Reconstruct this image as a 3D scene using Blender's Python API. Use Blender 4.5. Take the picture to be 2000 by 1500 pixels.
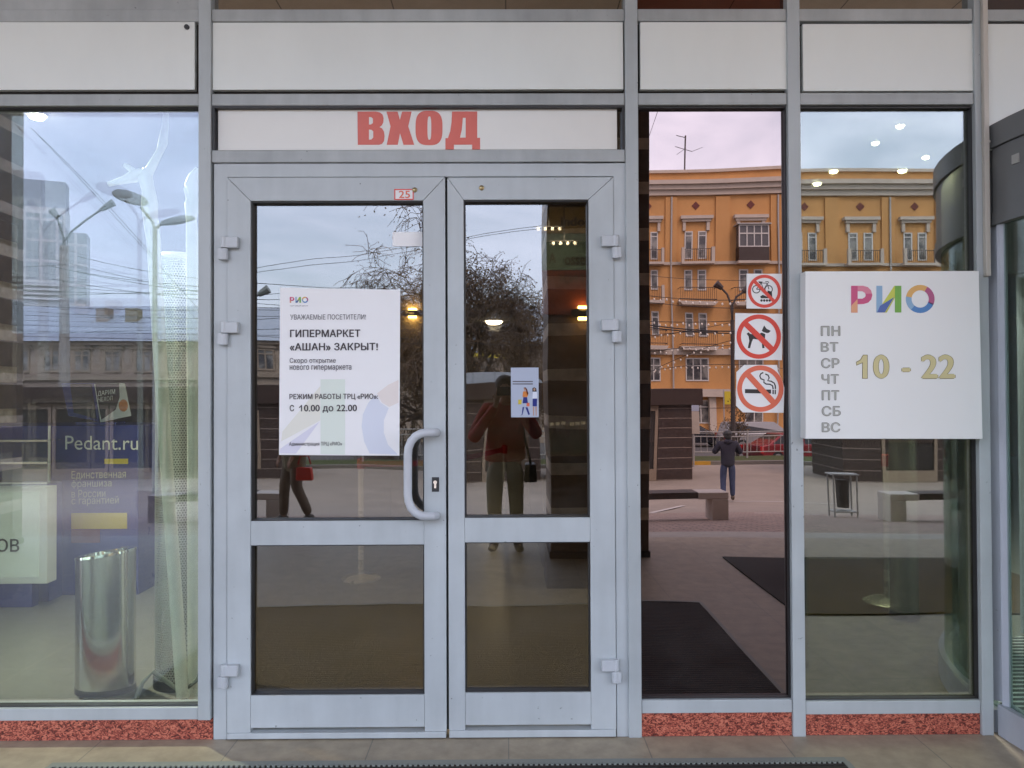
import bpy, bmesh, math, random
from mathutils import Vector, Matrix, geometry
random.seed(7)
PI = math.pi
SC = bpy.context.scene
COL = SC.collection
for _o in list(bpy.data.objects):
    bpy.data.objects.remove(_o)

# ------------------------------------------------------------------ camera
FPX = 1500.0
CAM = Vector((0, -3.43, 1.527))
ROT = (Matrix.Rotation(-0.00621, 3, 'Z') @ Matrix.Rotation(PI / 2 + 0.01273, 3, 'X') @ Matrix.Rotation(-0.0041, 3, 'Z'))
cam = bpy.data.cameras.new('camera')
cam.sensor_width = 36
cam.lens = 36 * FPX / 2000
cam.clip_start = 0.02
cam.clip_end = 5000
camo = bpy.data.objects.new('camera', cam)
camo.matrix_world = Matrix.Translation(CAM) @ ROT.to_4x4()
COL.objects.link(camo)
SC.camera = camo

# ------------------------------------------------------------------ sky, sun, exposure
W = bpy.data.worlds.new('World')
SC.world = W
W.use_nodes = True
wn, wl = W.node_tree.nodes, W.node_tree.links
wn.clear()
SUN_EL, SUN_AZ = math.radians(48), math.radians(25)     # sun stands behind the shopping centre
sky = wn.new('ShaderNodeTexSky')
sky.sky_type = 'NISHITA'
sky.sun_disc = False
sky.sun_elevation = SUN_EL
sky.sun_rotation = SUN_AZ
sky.air_density = 1.2
sky.dust_density = 2.0
tc = wn.new('ShaderNodeTexCoord')
mp = wn.new('ShaderNodeMapping')
mp.inputs['Scale'].default_value = (1.0, 1.0, 2.6)
n1 = wn.new('ShaderNodeTexNoise')
n1.inputs['Scale'].default_value = 2.3
n1.inputs['Detail'].default_value = 6
n1.inputs['Roughness'].default_value = 0.55
n1.inputs['Distortion'].default_value = 0.4
cr = wn.new('ShaderNodeValToRGB')
cr.color_ramp.elements[0].position = 0.36
cr.color_ramp.elements[0].color = (0.35, 0.35, 0.35, 1)
cr.color_ramp.elements[1].position = 0.64
cr.color_ramp.elements[1].color = (0.92, 0.92, 0.92, 1)
mix = wn.new('ShaderNodeMix')
mix.data_type = 'RGBA'
mix.inputs['B'].default_value = (9.0, 9.6, 11.6, 1)
bg = wn.new('ShaderNodeBackground')
bg.inputs['Strength'].default_value = 0.12
wo = wn.new('ShaderNodeOutputWorld')
wl.new(tc.outputs['Generated'], mp.inputs['Vector'])
wl.new(mp.outputs['Vector'], n1.inputs['Vector'])
wl.new(n1.outputs['Fac'], cr.inputs['Fac'])
wl.new(cr.outputs['Color'], mix.inputs['Factor'])
wl.new(sky.outputs['Color'], mix.inputs['A'])
wl.new(mix.outputs['Result'], bg.inputs['Color'])
wl.new(bg.outputs['Background'], wo.inputs['Surface'])

sl = bpy.data.lights.new('sun', 'SUN')
sl.energy = 1.0
sl.angle = math.radians(25)
sl.color = (1, 0.95, 0.88)
so = bpy.data.objects.new('sun', sl)
sd = Vector((math.sin(SUN_AZ) * math.cos(SUN_EL), math.cos(SUN_AZ) * math.cos(SUN_EL), math.sin(SUN_EL)))
so.rotation_euler = sd.to_track_quat('Z', 'Y').to_euler()
so.location = sd * 60
COL.objects.link(so)

SC.view_settings.view_transform = 'Standard'
SC.view_settings.look = 'None'
SC.view_settings.exposure = 2.1
SC.view_settings.gamma = 1
SC.cycles.max_bounces = 10
SC.cycles.transparent_max_bounces = 24
SC.cycles.glossy_bounces = 5
SC.cycles.sample_clamp_indirect = 4
SC.cycles.caustics_reflective = False
SC.cycles.caustics_refractive = False

# ------------------------------------------------------------------ photograph measurements -> metres
G = 0.035                                        # plane of the outer glass


def ray(px, py, Y):
    d = ROT @ Vector(((px - 1000) / FPX, (750 - py) / FPX, -1))
    return CAM + d * ((Y - CAM.y) / d.y)


def X_(px, py=760, Y=0.0): return ray(px, py, Y).x
def Z_(py, px=1000, Y=0.0): return ray(px, py, Y).z


def gz(Y):                                       # height of the plaza: level terrace, ramp, level street
    if Y > -4.2: return 0.0
    if Y > -15.5:
        t = (-4.2 - Y) / 11.3
        return -1.15 * (t * t * (3 - 2 * t) * 0.5 + t * 0.5)
    if Y > -27.5: return -1.15
    return max(-1.65, -1.15 + (Y + 27.5) * 0.25)


def V(px, py, Y):                                # a place in the street that the glass mirrors
    p = ray(px, py, 2 * G - Y)
    return Vector((p.x, Y, p.z))


def VG(px, py):                                  # the same, standing on the plaza
    Y = -2.0
    while Y > -90:
        if V(px, py, Y).z <= gz(Y): break
        Y -= 0.05
    p = V(px, py, Y)
    return Vector((p.x, Y, gz(Y)))


# ------------------------------------------------------------------ tagging and mesh building
def tag(o, label=None, cat=None, group=None, kind=None):
    if label: o['label'] = label
    if cat: o['category'] = cat
    if group: o['group'] = group
    if kind: o['kind'] = kind
    return o


def thing(name, label, cat, loc=(0, 0, 0), rz=0, group=None):
    o = bpy.data.objects.new(name, None)
    o.empty_display_size = 0.1
    o.location = loc
    o.rotation_euler = (0, 0, rz)
    COL.objects.link(o)
    return tag(o, label, cat, group)


def copy_tree(o, parent=None):
    c = o.copy()
    COL.objects.link(c)
    if parent is not None: c.parent = parent
    for ch in list(o.children): copy_tree(ch, c)
    return c


class MB:
    def __init__(s): s.v = []; s.f = []; s.m = []; s.cur = 0

    def face(s, pts):
        i = len(s.v)
        s.v += [tuple(p) for p in pts]
        s.f.append(tuple(range(i, i + len(pts)))); s.m.append(s.cur)
        return s

    def box(s, x0, x1, y0, y1, z0, z1):
        i = len(s.v)
        s.v += [(x, y, z) for x in (x0, x1) for y in (y0, y1) for z in (z0, z1)]
        for q in ((0, 1, 3, 2), (4, 6, 7, 5), (0, 4, 5, 1), (2, 3, 7, 6), (0, 2, 6, 4), (1, 5, 7, 3)):
            s.f.append(tuple(i + k for k in q)); s.m.append(s.cur)
        return s

    def prism(s, pts, y0, y1):                   # outline in x,z pushed along y
        i = len(s.v); n = len(pts)
        s.v += [(x, y0, z) for x, z in pts] + [(x, y1, z) for x, z in pts]
        s.f.append(tuple(range(i, i + n))); s.f.append(tuple(range(i + 2 * n - 1, i + n - 1, -1)))
        for k in range(n):
            s.f.append((i + k, i + n + k, i + n + (k + 1) % n, i + (k + 1) % n))
        s.m += [s.cur] * (n + 2)
        return s

    def prism_z(s, pts, z0, z1):                 # outline in x,y pushed along z
        i = len(s.v); n = len(pts)
        s.v += [(x, y, z0) for x, y in pts] + [(x, y, z1) for x, y in pts]
        s.f.append(tuple(range(i, i + n))); s.f.append(tuple(range(i + 2 * n - 1, i + n - 1, -1)))
        for k in range(n):
            s.f.append((i + k, i + n + k, i + n + (k + 1) % n, i + (k + 1) % n))
        s.m += [s.cur] * (n + 2)
        return s

    def tube(s, pts, r, n=10, caps=True):
        pts = [Vector(p) for p in pts]
        if not isinstance(r, (list, tuple)): r = [r] * len(pts)
        i = len(s.v); up = None
        for k, p in enumerate(pts):
            a = pts[max(0, k - 1)]; b = pts[min(len(pts) - 1, k + 1)]
            t = (b - a).normalized()
            if up is None:
                up = Vector((0, 0, 1)) if abs(t.z) < 0.9 else Vector((1, 0, 0))
            u = (up - t * up.dot(t))
            if u.length < 1e-5: u = t.orthogonal()
            u.normalize(); w = t.cross(u); up = u
            for q in range(n):
                c = 2 * PI * q / n
                s.v.append(tuple(p + (u * math.cos(c) + w * math.sin(c)) * r[k]))
        for k in range(len(pts) - 1):
            for q in range(n):
                s.f.append((i + k * n + q, i + k * n + (q + 1) % n, i + (k + 1) * n + (q + 1) % n, i + (k + 1) * n + q)); s.m.append(s.cur)
        if caps:
            s.f.append(tuple(i + q for q in range(n - 1, -1, -1))); s.m.append(s.cur)
            e = i + (len(pts) - 1) * n
            s.f.append(tuple(e + q for q in range(n))); s.m.append(s.cur)
        return s

    def lathe(s, prof, cx=0, cy=0, n=32, sx=1, sy=1):
        i = len(s.v); m = len(prof)
        for r, z in prof:
            for q in range(n):
                a = 2 * PI * q / n
                s.v.append((cx + r * sx * math.cos(a), cy + r * sy * math.sin(a), z))
        for k in range(m - 1):
            for q in range(n):
                s.f.append((i + k * n + q, i + k * n + (q + 1) % n, i + (k + 1) * n + (q + 1) % n, i + (k + 1) * n + q)); s.m.append(s.cur)
        s.f.append(tuple(i + q for q in range(n - 1, -1, -1))); s.m.append(s.cur)
        e = i + (m - 1) * n
        s.f.append(tuple(e + q for q in range(n))); s.m.append(s.cur)
        return s

    def ball(s, c, rx, ry, rz, nu=12, nv=8):
        i = len(s.v)
        for a in range(nv + 1):
            t = PI * a / nv
            for q in range(nu):
                p = 2 * PI * q / nu
                s.v.append((c[0] + rx * math.sin(t) * math.cos(p), c[1] + ry * math.sin(t) * math.sin(p), c[2] + rz * math.cos(t)))
        for a in range(nv):
            for q in range(nu):
                s.f.append((i + a * nu + q, i + (a + 1) * nu + q, i + (a + 1) * nu + (q + 1) % nu, i + a * nu + (q + 1) % nu)); s.m.append(s.cur)
        return s

    def build(s, name, mats, parent=None, smooth=False, bevel=0, loc=None):
        me = bpy.data.meshes.new(name)
        me.from_pydata(s.v, [], s.f)
        if not isinstance(mats, (list, tuple)): mats = [mats]
        for m in mats: me.materials.append(m)
        me.polygons.foreach_set('material_index', s.m)
        bm = bmesh.new(); bm.from_mesh(me)
        bmesh.ops.remove_doubles(bm, verts=bm.verts, dist=1e-5)
        bmesh.ops.recalc_face_normals(bm, faces=bm.faces)
        bm.to_mesh(me); bm.free()
        if smooth:
            me.polygons.foreach_set('use_smooth', [True] * len(me.polygons))
            try: me.set_sharp_from_angle(angle=math.radians(40))
            except Exception: pass
        o = bpy.data.objects.new(name, me)
        COL.objects.link(o)
        if parent is not None: o.parent = parent
        if loc is not None: o.location = loc
        if bevel:
            b = o.modifiers.new('bevel', 'BEVEL')
            b.width = bevel; b.segments = 2; b.limit_method = 'ANGLE'
        return o


# ------------------------------------------------------------------ materials
def nmat(name):
    m = bpy.data.materials.new(name)
    m.use_nodes = True
    nt = m.node_tree
    return m, nt, nt.nodes, nt.links, nt.nodes['Principled BSDF']


def mat(name, col, rough=0.5, metal=0.0, var=0.0, scale=6.0, bump=0.0, emit=0.0, detail=5, spec=0.5, coords='Object', stretch=(1, 1, 1)):
    m, nt, n, l, b = nmat(name)
    b.inputs['Base Color'].default_value = (*col, 1)
    b.inputs['Roughness'].default_value = rough
    b.inputs['Metallic'].default_value = metal
    b.inputs['Specular IOR Level'].default_value = spec
    if emit:
        b.inputs['Emission Color'].default_value = (*col, 1)
        b.inputs['Emission Strength'].default_value = emit
    if var or bump:
        t = n.new('ShaderNodeTexCoord'); mpp = n.new('ShaderNodeMapping')
        mpp.inputs['Scale'].default_value = stretch
        ns = n.new('ShaderNodeTexNoise')
        ns.inputs['Scale'].default_value = scale; ns.inputs['Detail'].default_value = detail; ns.inputs['Roughness'].default_value = 0.62
        l.new(t.outputs[coords], mpp.inputs['Vector']); l.new(mpp.outputs['Vector'], ns.inputs['Vector'])
        if var:
            r = n.new('ShaderNodeMapRange')
            r.inputs['From Min'].default_value = 0.25; r.inputs['From Max'].default_value = 0.75
            r.inputs['To Min'].default_value = 1 - var; r.inputs['To Max'].default_value = 1 + var
            x = n.new('ShaderNodeVectorMath'); x.operation = 'SCALE'
            x.inputs[0].default_value = col
            l.new(ns.outputs['Fac'], r.inputs['Value']); l.new(r.outputs['Result'], x.inputs['Scale'])
            l.new(x.outputs['Vector'], b.inputs['Base Color'])
            rr = n.new('ShaderNodeMapRange')
            rr.inputs['To Min'].default_value = max(0.02, rough - 0.12); rr.inputs['To Max'].default_value = min(1, rough + 0.12)
            l.new(ns.outputs['Fac'], rr.inputs['Value']); l.new(rr.outputs['Result'], b.inputs['Roughness'])
        if bump:
            bp = n.new('ShaderNodeBump'); bp.inputs['Strength'].default_value = bump; bp.inputs['Distance'].default_value = 0.01
            l.new(ns.outputs['Fac'], bp.inputs['Height']); l.new(bp.outputs['Normal'], b.inputs['Normal'])
    return m


def alu(name, col, dirt=0.5):
    """powder coated aluminium with pale scuffs, grey smears and small dark nicks"""
    m, nt, n, l, b = nmat(name)
    t = n.new('ShaderNodeTexCoord')
    big = n.new('ShaderNodeTexNoise'); big.inputs['Scale'].default_value = 2.3; big.inputs['Detail'].default_value = 7; big.inputs['Roughness'].default_value = 0.6
    mpp = n.new('ShaderNodeMapping'); mpp.inputs['Scale'].default_value = (5, 5, 0.6)
    st = n.new('ShaderNodeTexNoise'); st.inputs['Scale'].default_value = 3.0; st.inputs['Detail'].default_value = 4
    nick = n.new('ShaderNodeTexNoise'); nick.inputs['Scale'].default_value = 42; nick.inputs['Detail'].default_value = 2
    l.new(t.outputs['Object'], big.inputs['Vector']); l.new(t.outputs['Object'], mpp.inputs['Vector'])
    l.new(mpp.outputs['Vector'], st.inputs['Vector']); l.new(t.outputs['Object'], nick.inputs['Vector'])
    r1 = n.new('ShaderNodeMapRange'); r1.inputs['From Min'].default_value = 0.3; r1.inputs['From Max'].default_value = 0.7
    r1.inputs['To Min'].default_value = 1 - 0.12 * dirt; r1.inputs['To Max'].default_value = 1 + 0.10 * dirt
    r2 = n.new('ShaderNodeMapRange'); r2.inputs['From Min'].default_value = 0.35; r2.inputs['From Max'].default_value = 0.7
    r2.inputs['To Min'].default_value = 1 + 0.025 * dirt; r2.inputs['To Max'].default_value = 1 - 0.06 * dirt
    r3 = n.new('ShaderNodeMapRange'); r3.inputs['From Min'].default_value = 0.735; r3.inputs['From Max'].default_value = 0.79
    r3.inputs['To Min'].default_value = 1; r3.inputs['To Max'].default_value = 0.45
    l.new(big.outputs['Fac'], r1.inputs['Value']); l.new(st.outputs['Fac'], r2.inputs['Value']); l.new(nick.outputs['Fac'], r3.inputs['Value'])
    a = n.new('ShaderNodeMath'); a.operation = 'MULTIPLY'; c = n.new('ShaderNodeMath'); c.operation = 'MULTIPLY'
    l.new(r1.outputs[0], a.inputs[0]); l.new(r2.outputs[0], a.inputs[1]); l.new(a.outputs[0], c.inputs[0]); l.new(r3.outputs[0], c.inputs[1])
    x = n.new('ShaderNodeVectorMath'); x.operation = 'SCALE'; x.inputs[0].default_value = col
    l.new(c.outputs[0], x.inputs['Scale']); l.new(x.outputs['Vector'], b.inputs['Base Color'])
    rr = n.new('ShaderNodeMapRange'); rr.inputs['To Min'].default_value = 0.28; rr.inputs['To Max'].default_value = 0.55
    l.new(big.outputs['Fac'], rr.inputs['Value']); l.new(rr.outputs[0], b.inputs['Roughness'])
    return m


def glass(name, fac, gcol, tcol, wave=0.0, wscale=0.8):
    """coated glazing: one part mirrors, the rest lets tinted light through"""
    m = bpy.data.materials.new(name); m.use_nodes = True
    nt = m.node_tree; n, l = nt.nodes, nt.links
    n.clear()
    o = n.new('ShaderNodeOutputMaterial'); mx = n.new('ShaderNodeMixShader')
    g = n.new('ShaderNodeBsdfGlossy'); g.inputs['Roughness'].default_value = 0.0; g.inputs['Color'].default_value = (*gcol, 1)
    tr = n.new('ShaderNodeBsdfTransparent'); tr.inputs['Color'].default_value = (*tcol, 1)
    lw = n.new('ShaderNodeLayerWeight'); lw.inputs['Blend'].default_value = 0.25
    r = n.new('ShaderNodeMapRange'); r.inputs['From Min'].default_value = 0.0; r.inputs['From Max'].default_value = 1.0
    r.inputs['To Min'].default_value = fac; r.inputs['To Max'].default_value = min(1, fac + 0.5)
    l.new(lw.outputs['Facing'], r.inputs['Value'])
    pw = n.new('ShaderNodeMath'); pw.operation = 'POWER'; pw.inputs[1].default_value = 3.0
    l.new(lw.outputs['Facing'], pw.inputs[0]); l.new(pw.outputs[0], r.inputs['Value'])
    l.new(r.outputs[0], mx.inputs[0]); l.new(tr.outputs[0], mx.inputs[1]); l.new(g.outputs[0], mx.inputs[2])
    du = n.new('ShaderNodeBsdfDiffuse'); du.inputs['Color'].default_value = (0.55, 0.53, 0.50, 1)     # dust and wiped smears
    tt = n.new('ShaderNodeTexCoord'); mm = n.new('ShaderNodeMapping'); mm.inputs['Rotation'].default_value = (0, 0.5, 0); mm.inputs['Scale'].default_value = (1, 1, 2.2)
    dn = n.new('ShaderNodeTexNoise'); dn.inputs['Scale'].default_value = 3.2; dn.inputs['Detail'].default_value = 9; dn.inputs['Roughness'].default_value = 0.7; dn.inputs['Distortion'].default_value = 0.8
    dr = n.new('ShaderNodeMapRange'); dr.inputs['From Min'].default_value = 0.42; dr.inputs['From Max'].default_value = 0.8; dr.inputs['To Min'].default_value = 0.0; dr.inputs['To Max'].default_value = 0.028
    m2 = n.new('ShaderNodeMixShader')
    l.new(tt.outputs['Object'], mm.inputs['Vector']); l.new(mm.outputs['Vector'], dn.inputs['Vector']); l.new(dn.outputs['Fac'], dr.inputs['Value'])
    l.new(dr.outputs[0], m2.inputs[0]); l.new(mx.outputs[0], m2.inputs[1]); l.new(du.outputs[0], m2.inputs[2]); l.new(m2.outputs[0], o.inputs['Surface'])
    if wave:
        t = n.new('ShaderNodeTexCoord'); ns = n.new('ShaderNodeTexNoise')
        ns.inputs['Scale'].default_value = wscale; ns.inputs['Detail'].default_value = 0.5
        bp = n.new('ShaderNodeBump'); bp.inputs['Strength'].default_value = 1.0; bp.inputs['Distance'].default_value = wave
        l.new(t.outputs['Object'], ns.inputs['Vector']); l.new(ns.outputs['Fac'], bp.inputs['Height']); l.new(bp.outputs['Normal'], g.inputs['Normal'])
    return m


def brickmat(name, c1, c2, mortar, sx, sy, msize=0.004, rough=0.6, off=0.5, var=0.12, bump=0.15, swap=False, bscale=9):
    m, nt, n, l, b = nmat(name)
    t = n.new('ShaderNodeTexCoord'); br = n.new('ShaderNodeTexBrick')
    br.inputs['Scale'].default_value = 1; br.inputs['Brick Width'].default_value = sx; br.inputs['Row Height'].default_value = sy
    br.inputs['Mortar Size'].default_value = msize; br.inputs['Mortar Smooth'].default_value = 0.2; br.offset = off
    br.inputs['Color1'].default_value = (*c1, 1); br.inputs['Color2'].default_value = (*c2, 1); br.inputs['Mortar'].default_value = (*mortar, 1)
    ns = n.new('ShaderNodeTexNoise'); ns.inputs['Scale'].default_value = bscale; ns.inputs['Detail'].default_value = 8; ns.inputs['Roughness'].default_value = 0.65
    r = n.new('ShaderNodeMapRange'); r.inputs['From Min'].default_value = 0.3; r.inputs['From Max'].default_value = 0.7
    r.inputs['To Min'].default_value = 1 - var; r.inputs['To Max'].default_value = 1 + var
    x = n.new('ShaderNodeVectorMath'); x.operation = 'SCALE'
    if swap:
        mpp = n.new('ShaderNodeMapping'); mpp.inputs['Rotation'].default_value = swap
        l.new(t.outputs['Object'], mpp.inputs['Vector']); l.new(mpp.outputs['Vector'], br.inputs['Vector'])
    else:
        l.new(t.outputs['Object'], br.inputs['Vector'])
    l.new(t.outputs['Object'], ns.inputs['Vector'])
    l.new(ns.outputs['Fac'], r.inputs['Value']); l.new(br.outputs['Color'], x.inputs[0]); l.new(r.outputs[0], x.inputs['Scale'])
    l.new(x.outputs['Vector'], b.inputs['Base Color']); b.inputs['Roughness'].default_value = rough
    bp = n.new('ShaderNodeBump'); bp.inputs['Strength'].default_value = bump; bp.inputs['Distance'].default_value = 0.004; bp.invert = True
    l.new(br.outputs['Fac'], bp.inputs['Height']); l.new(bp.outputs['Normal'], b.inputs['Normal'])
    return m


def stripemat(name, c1, c2, period, duty, axis='Z', rough=0.5, phase=0.0, var=0.2):
    m, nt, n, l, b = nmat(name)
    t = n.new('ShaderNodeTexCoord'); sp = n.new('ShaderNodeSeparateXYZ')
    a = n.new('ShaderNodeMath'); a.operation = 'ADD'; a.inputs[1].default_value = phase
    md = n.new('ShaderNodeMath'); md.operation = 'FLOORED_MODULO'; md.inputs[1].default_value = period
    ls = n.new('ShaderNodeMath'); ls.operation = 'LESS_THAN'; ls.inputs[1].default_value = duty * period
    ns = n.new('ShaderNodeTexNoise'); ns.inputs['Scale'].default_value = 14; ns.inputs['Detail'].default_value = 8
    mx = n.new('ShaderNodeMix'); mx.data_type = 'RGBA'
    mx.inputs['A'].default_value = (*c1, 1); mx.inputs['B'].default_value = (*c2, 1)
    r = n.new('ShaderNodeMapRange'); r.inputs['From Min'].default_value = 0.3; r.inputs['From Max'].default_value = 0.7
    r.inputs['To Min'].default_value = 1 - var; r.inputs['To Max'].default_value = 1 + var
    x = n.new('ShaderNodeVectorMath'); x.operation = 'SCALE'
    l.new(t.outputs['Object'], sp.inputs[0]); l.new(sp.outputs[axis], a.inputs[0]); l.new(a.outputs[0], md.inputs[0]); l.new(md.outputs[0], ls.inputs[0])
    l.new(ls.outputs[0], mx.inputs['Factor']); l.new(t.outputs['Object'], ns.inputs['Vector']); l.new(ns.outputs['Fac'], r.inputs['Value'])
    l.new(mx.outputs['Result'], x.inputs[0]); l.new(r.outputs[0], x.inputs['Scale']); l.new(x.outputs['Vector'], b.inputs['Base Color'])
    b.inputs['Roughness'].default_value = rough
    return m


def plinthmat():
    m, nt, n, l, b = nmat('red_granite')
    t = n.new('ShaderNodeTexCoord')
    mpp = n.new('ShaderNodeMapping'); mpp.inputs['Rotation'].default_value = (0, 0.6, 0); mpp.inputs['Scale'].default_value = (1, 1, 1.5)
    ns = n.new('ShaderNodeTexNoise'); ns.inputs['Scale'].default_value = 62; ns.inputs['Detail'].default_value = 3; ns.inputs['Distortion'].default_value = 1.6; ns.inputs['Roughness'].default_value = 0.5
    c = n.new('ShaderNodeValToRGB'); e = c.color_ramp.elements
    e[0].position = 0.38; e[0].color = (0.075, 0.015, 0.012, 1)
    e[1].position = 0.62; e[1].color = (0.60, 0.205, 0.13, 1)
    q = e.new(0.47); q.color = (0.25, 0.05, 0.035, 1)
    q = e.new(0.53); q.color = (0.43, 0.11, 0.07, 1)
    l.new(t.outputs['Object'], mpp.inputs['Vector']); l.new(mpp.outputs['Vector'], ns.inputs['Vector']); l.new(ns.outputs['Fac'], c.inputs['Fac']); l.new(c.outputs['Color'], b.inputs['Base Color'])
    b.inputs['Roughness'].default_value = 0.42
    return m


def perfmat():
    """steel sheet with a honeycomb of round holes"""
    m = bpy.data.materials.new('perforated_steel'); m.use_nodes = True
    nt = m.node_tree; n, l = nt.nodes, nt.links
    b = n['Principled BSDF']; out = n['Material Output']
    b.inputs['Base Color'].default_value = (0.62, 0.64, 0.6, 1); b.inputs['Metallic'].default_value = 0.6; b.inputs['Roughness'].default_value = 0.35
    t = n.new('ShaderNodeTexCoord'); sp = n.new('ShaderNodeSeparateXYZ')
    at = n.new('ShaderNodeMath'); at.operation = 'ARCTAN2'
    l.new(t.outputs['Object'], sp.inputs[0]); l.new(sp.outputs['Y'], at.inputs[0]); l.new(sp.outputs['X'], at.inputs[1])

    def M(op, a, bb=None):
        k = n.new('ShaderNodeMath'); k.operation = op
        for i, q in ((0, a), (1, bb)):
            if q is None: continue
            if isinstance(q, (int, float)): k.inputs[i].default_value = q
            else: l.new(q, k.inputs[i])
        return k.outputs[0]
    u = M('MULTIPLY', at.outputs[0], 60 / (2 * PI))
    v = M('MULTIPLY', sp.outputs['Z'], 1 / 0.0125)
    row = M('FLOOR', v)
    sh = M('MULTIPLY', M('FLOORED_MODULO', row, 2), 0.5)
    fu = M('SUBTRACT', M('FRACT', M('ADD', u, sh)), 0.5)
    fv = M('SUBTRACT', M('FRACT', v), 0.5)
    d = M('SQRT', M('ADD', M('MULTIPLY', fu, fu), M('MULTIPLY', fv, fv)))
    hole = M('LESS_THAN', d, 0.33)
    tr = n.new('ShaderNodeBsdfTransparent'); mx = n.new('ShaderNodeMixShader')
    l.new(hole, mx.inputs[0]); l.new(b.outputs[0], mx.inputs[1]); l.new(tr.outputs[0], mx.inputs[2]); l.new(mx.outputs[0], out.inputs['Surface'])
    return m


def matmat(name, c, period=0.03):
    m, nt, n, l, b = nmat(name)
    t = n.new('ShaderNodeTexCoord'); w = n.new('ShaderNodeTexWave'); w.bands_direction = 'Y'; w.inputs['Scale'].default_value = 1 / period / 3.18
    l.new(t.outputs['Object'], w.inputs['Vector'])
    ns = n.new('ShaderNodeTexNoise'); ns.inputs['Scale'].default_value = 5; ns.inputs['Detail'].default_value = 8
    l.new(t.outputs['Object'], ns.inputs['Vector'])
    r = n.new('ShaderNodeMapRange'); r.inputs['To Min'].default_value = 0.45; r.inputs['To Max'].default_value = 1.2
    l.new(w.outputs['Fac'], r.inputs['Value'])
    r2 = n.new('ShaderNodeMapRange'); r2.inputs['To Min'].default_value = 0.5; r2.inputs['To Max'].default_value = 1.5
    l.new(ns.outputs['Fac'], r2.inputs['Value'])
    k = n.new('ShaderNodeMath'); k.operation = 'MULTIPLY'; l.new(r.outputs[0], k.inputs[0]); l.new(r2.outputs[0], k.inputs[1])
    x = n.new('ShaderNodeVectorMath'); x.operation = 'SCALE'; x.inputs[0].default_value = c
    l.new(k.outputs[0], x.inputs['Scale']); l.new(x.outputs['Vector'], b.inputs['Base Color'])
    b.inputs['Roughness'].default_value = 0.85
    bp = n.new('ShaderNodeBump'); bp.inputs['Strength'].default_value = 0.6; bp.inputs['Distance'].default_value = 0.006
    l.new(w.outputs['Fac'], bp.inputs['Height']); l.new(bp.outputs['Normal'], b.inputs['Normal'])
    return m


M = {}
M['alu'] = alu('grey_aluminium', (0.425, 0.462, 0.475), 0.8)
M['alu_up'] = alu('grey_aluminium_weathered', (0.39, 0.415, 0.42), 1.7)
M['door'] = alu('grey_door_paint', (0.468, 0.508, 0.527), 0.9)
M['gasket'] = mat('black_rubber', (0.03, 0.03, 0.032), 0.5)
M['panel'] = mat('white_cladding', (0.735, 0.77, 0.745), 0.32, var=0.06, scale=1.6, stretch=(1, 1, 0.5))
M['panel_sign'] = mat('cream_sign_panel', (0.76, 0.755, 0.72), 0.35, var=0.04, scale=2)
M['red'] = mat('red_vinyl', (0.66, 0.13, 0.095), 0.4, var=0.06, scale=8)
M['plinth'] = plinthmat()
M['gap'] = mat('shadow_gap', (0.03, 0.028, 0.026), 0.8)
M['white'] = mat('white_print', (0.80, 0.80, 0.80), 0.45)
M['paper'] = mat('white_paper', (0.86, 0.86, 0.87), 0.5, var=0.015, scale=3)
M['ink'] = mat('dark_ink', (0.05, 0.04, 0.045), 0.5)
M['ink2'] = mat('grey_ink', (0.11, 0.105, 0.12), 0.5)
M['signwhite'] = mat('sign_face', (0.78, 0.795, 0.785), 0.35, var=0.015, scale=1.5)
M['signside'] = mat('sign_edge', (0.45, 0.45, 0.43), 0.5)
M['engrave'] = mat('engraved_grey', (0.42, 0.43, 0.39), 0.5)
M['engrave_dk'] = mat('engraved_edge', (0.13, 0.13, 0.11), 0.6)
M['gold'] = mat('pale_yellow_letter', (0.60, 0.54, 0.28), 0.45)
M['gold_dk'] = mat('ochre_letter_edge', (0.20, 0.16, 0.07), 0.5)
M['sred'] = mat('sign_red', (0.68, 0.055, 0.035), 0.4)
M['sredw'] = mat('sign_red_faded', (0.72, 0.15, 0.08), 0.4)
M['black'] = mat('black_print', (0.02, 0.018, 0.018), 0.45)
M['steel'] = mat('stainless_steel', (0.62, 0.62, 0.60), 0.16, metal=1.0, var=0.08, scale=3)
M['brushed'] = mat('brushed_steel', (0.72, 0.72, 0.70), 0.28, metal=0.55, var=0.08, scale=5)
M['chrome'] = mat('chrome', (0.75, 0.75, 0.75), 0.08, metal=1.0)
M['brass'] = mat('dull_brass', (0.35, 0.28, 0.15), 0.3, metal=1.0)
M['hinge'] = mat('hinge_paint', (0.50, 0.53, 0.56), 0.4, var=0.06, scale=12)
M['handle'] = mat('grey_enamel', (0.52, 0.545, 0.585), 0.22, var=0.04, scale=9)
M['tile_out'] = brickmat('terrace_tile', (0.345, 0.29, 0.21), (0.325, 0.275, 0.205), (0.21, 0.19, 0.155), 0.6, 0.6, 0.003, 0.5, off=0.0, var=0.22)
M['paving'] = brickmat('block_paving', (0.40, 0.29, 0.235), (0.33, 0.245, 0.20), (0.15, 0.12, 0.10), 0.2, 0.1, 0.008, 0.8, var=0.25, bump=0.3)
M['asphalt'] = mat('plaza_asphalt', (0.33, 0.275, 0.225), 0.85, var=0.16, scale=1.2, detail=9, bump=0.1)
M['ground'] = mat('earth', (0.16, 0.14, 0.12), 0.9, var=0.2, scale=0.5)
M['road'] = mat('road_asphalt', (0.11, 0.105, 0.10), 0.8, var=0.15, scale=1)
M['grass'] = mat('grass_green', (0.07, 0.085, 0.02), 0.9, var=0.4, scale=6, bump=0.4)
M['kerb'] = mat('kerb_stone', (0.20, 0.18, 0.16), 0.8, var=0.15)
M['kerb_y'] = mat('kerb_yellow', (0.60, 0.34, 0.04), 0.7, var=0.15)
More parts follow.
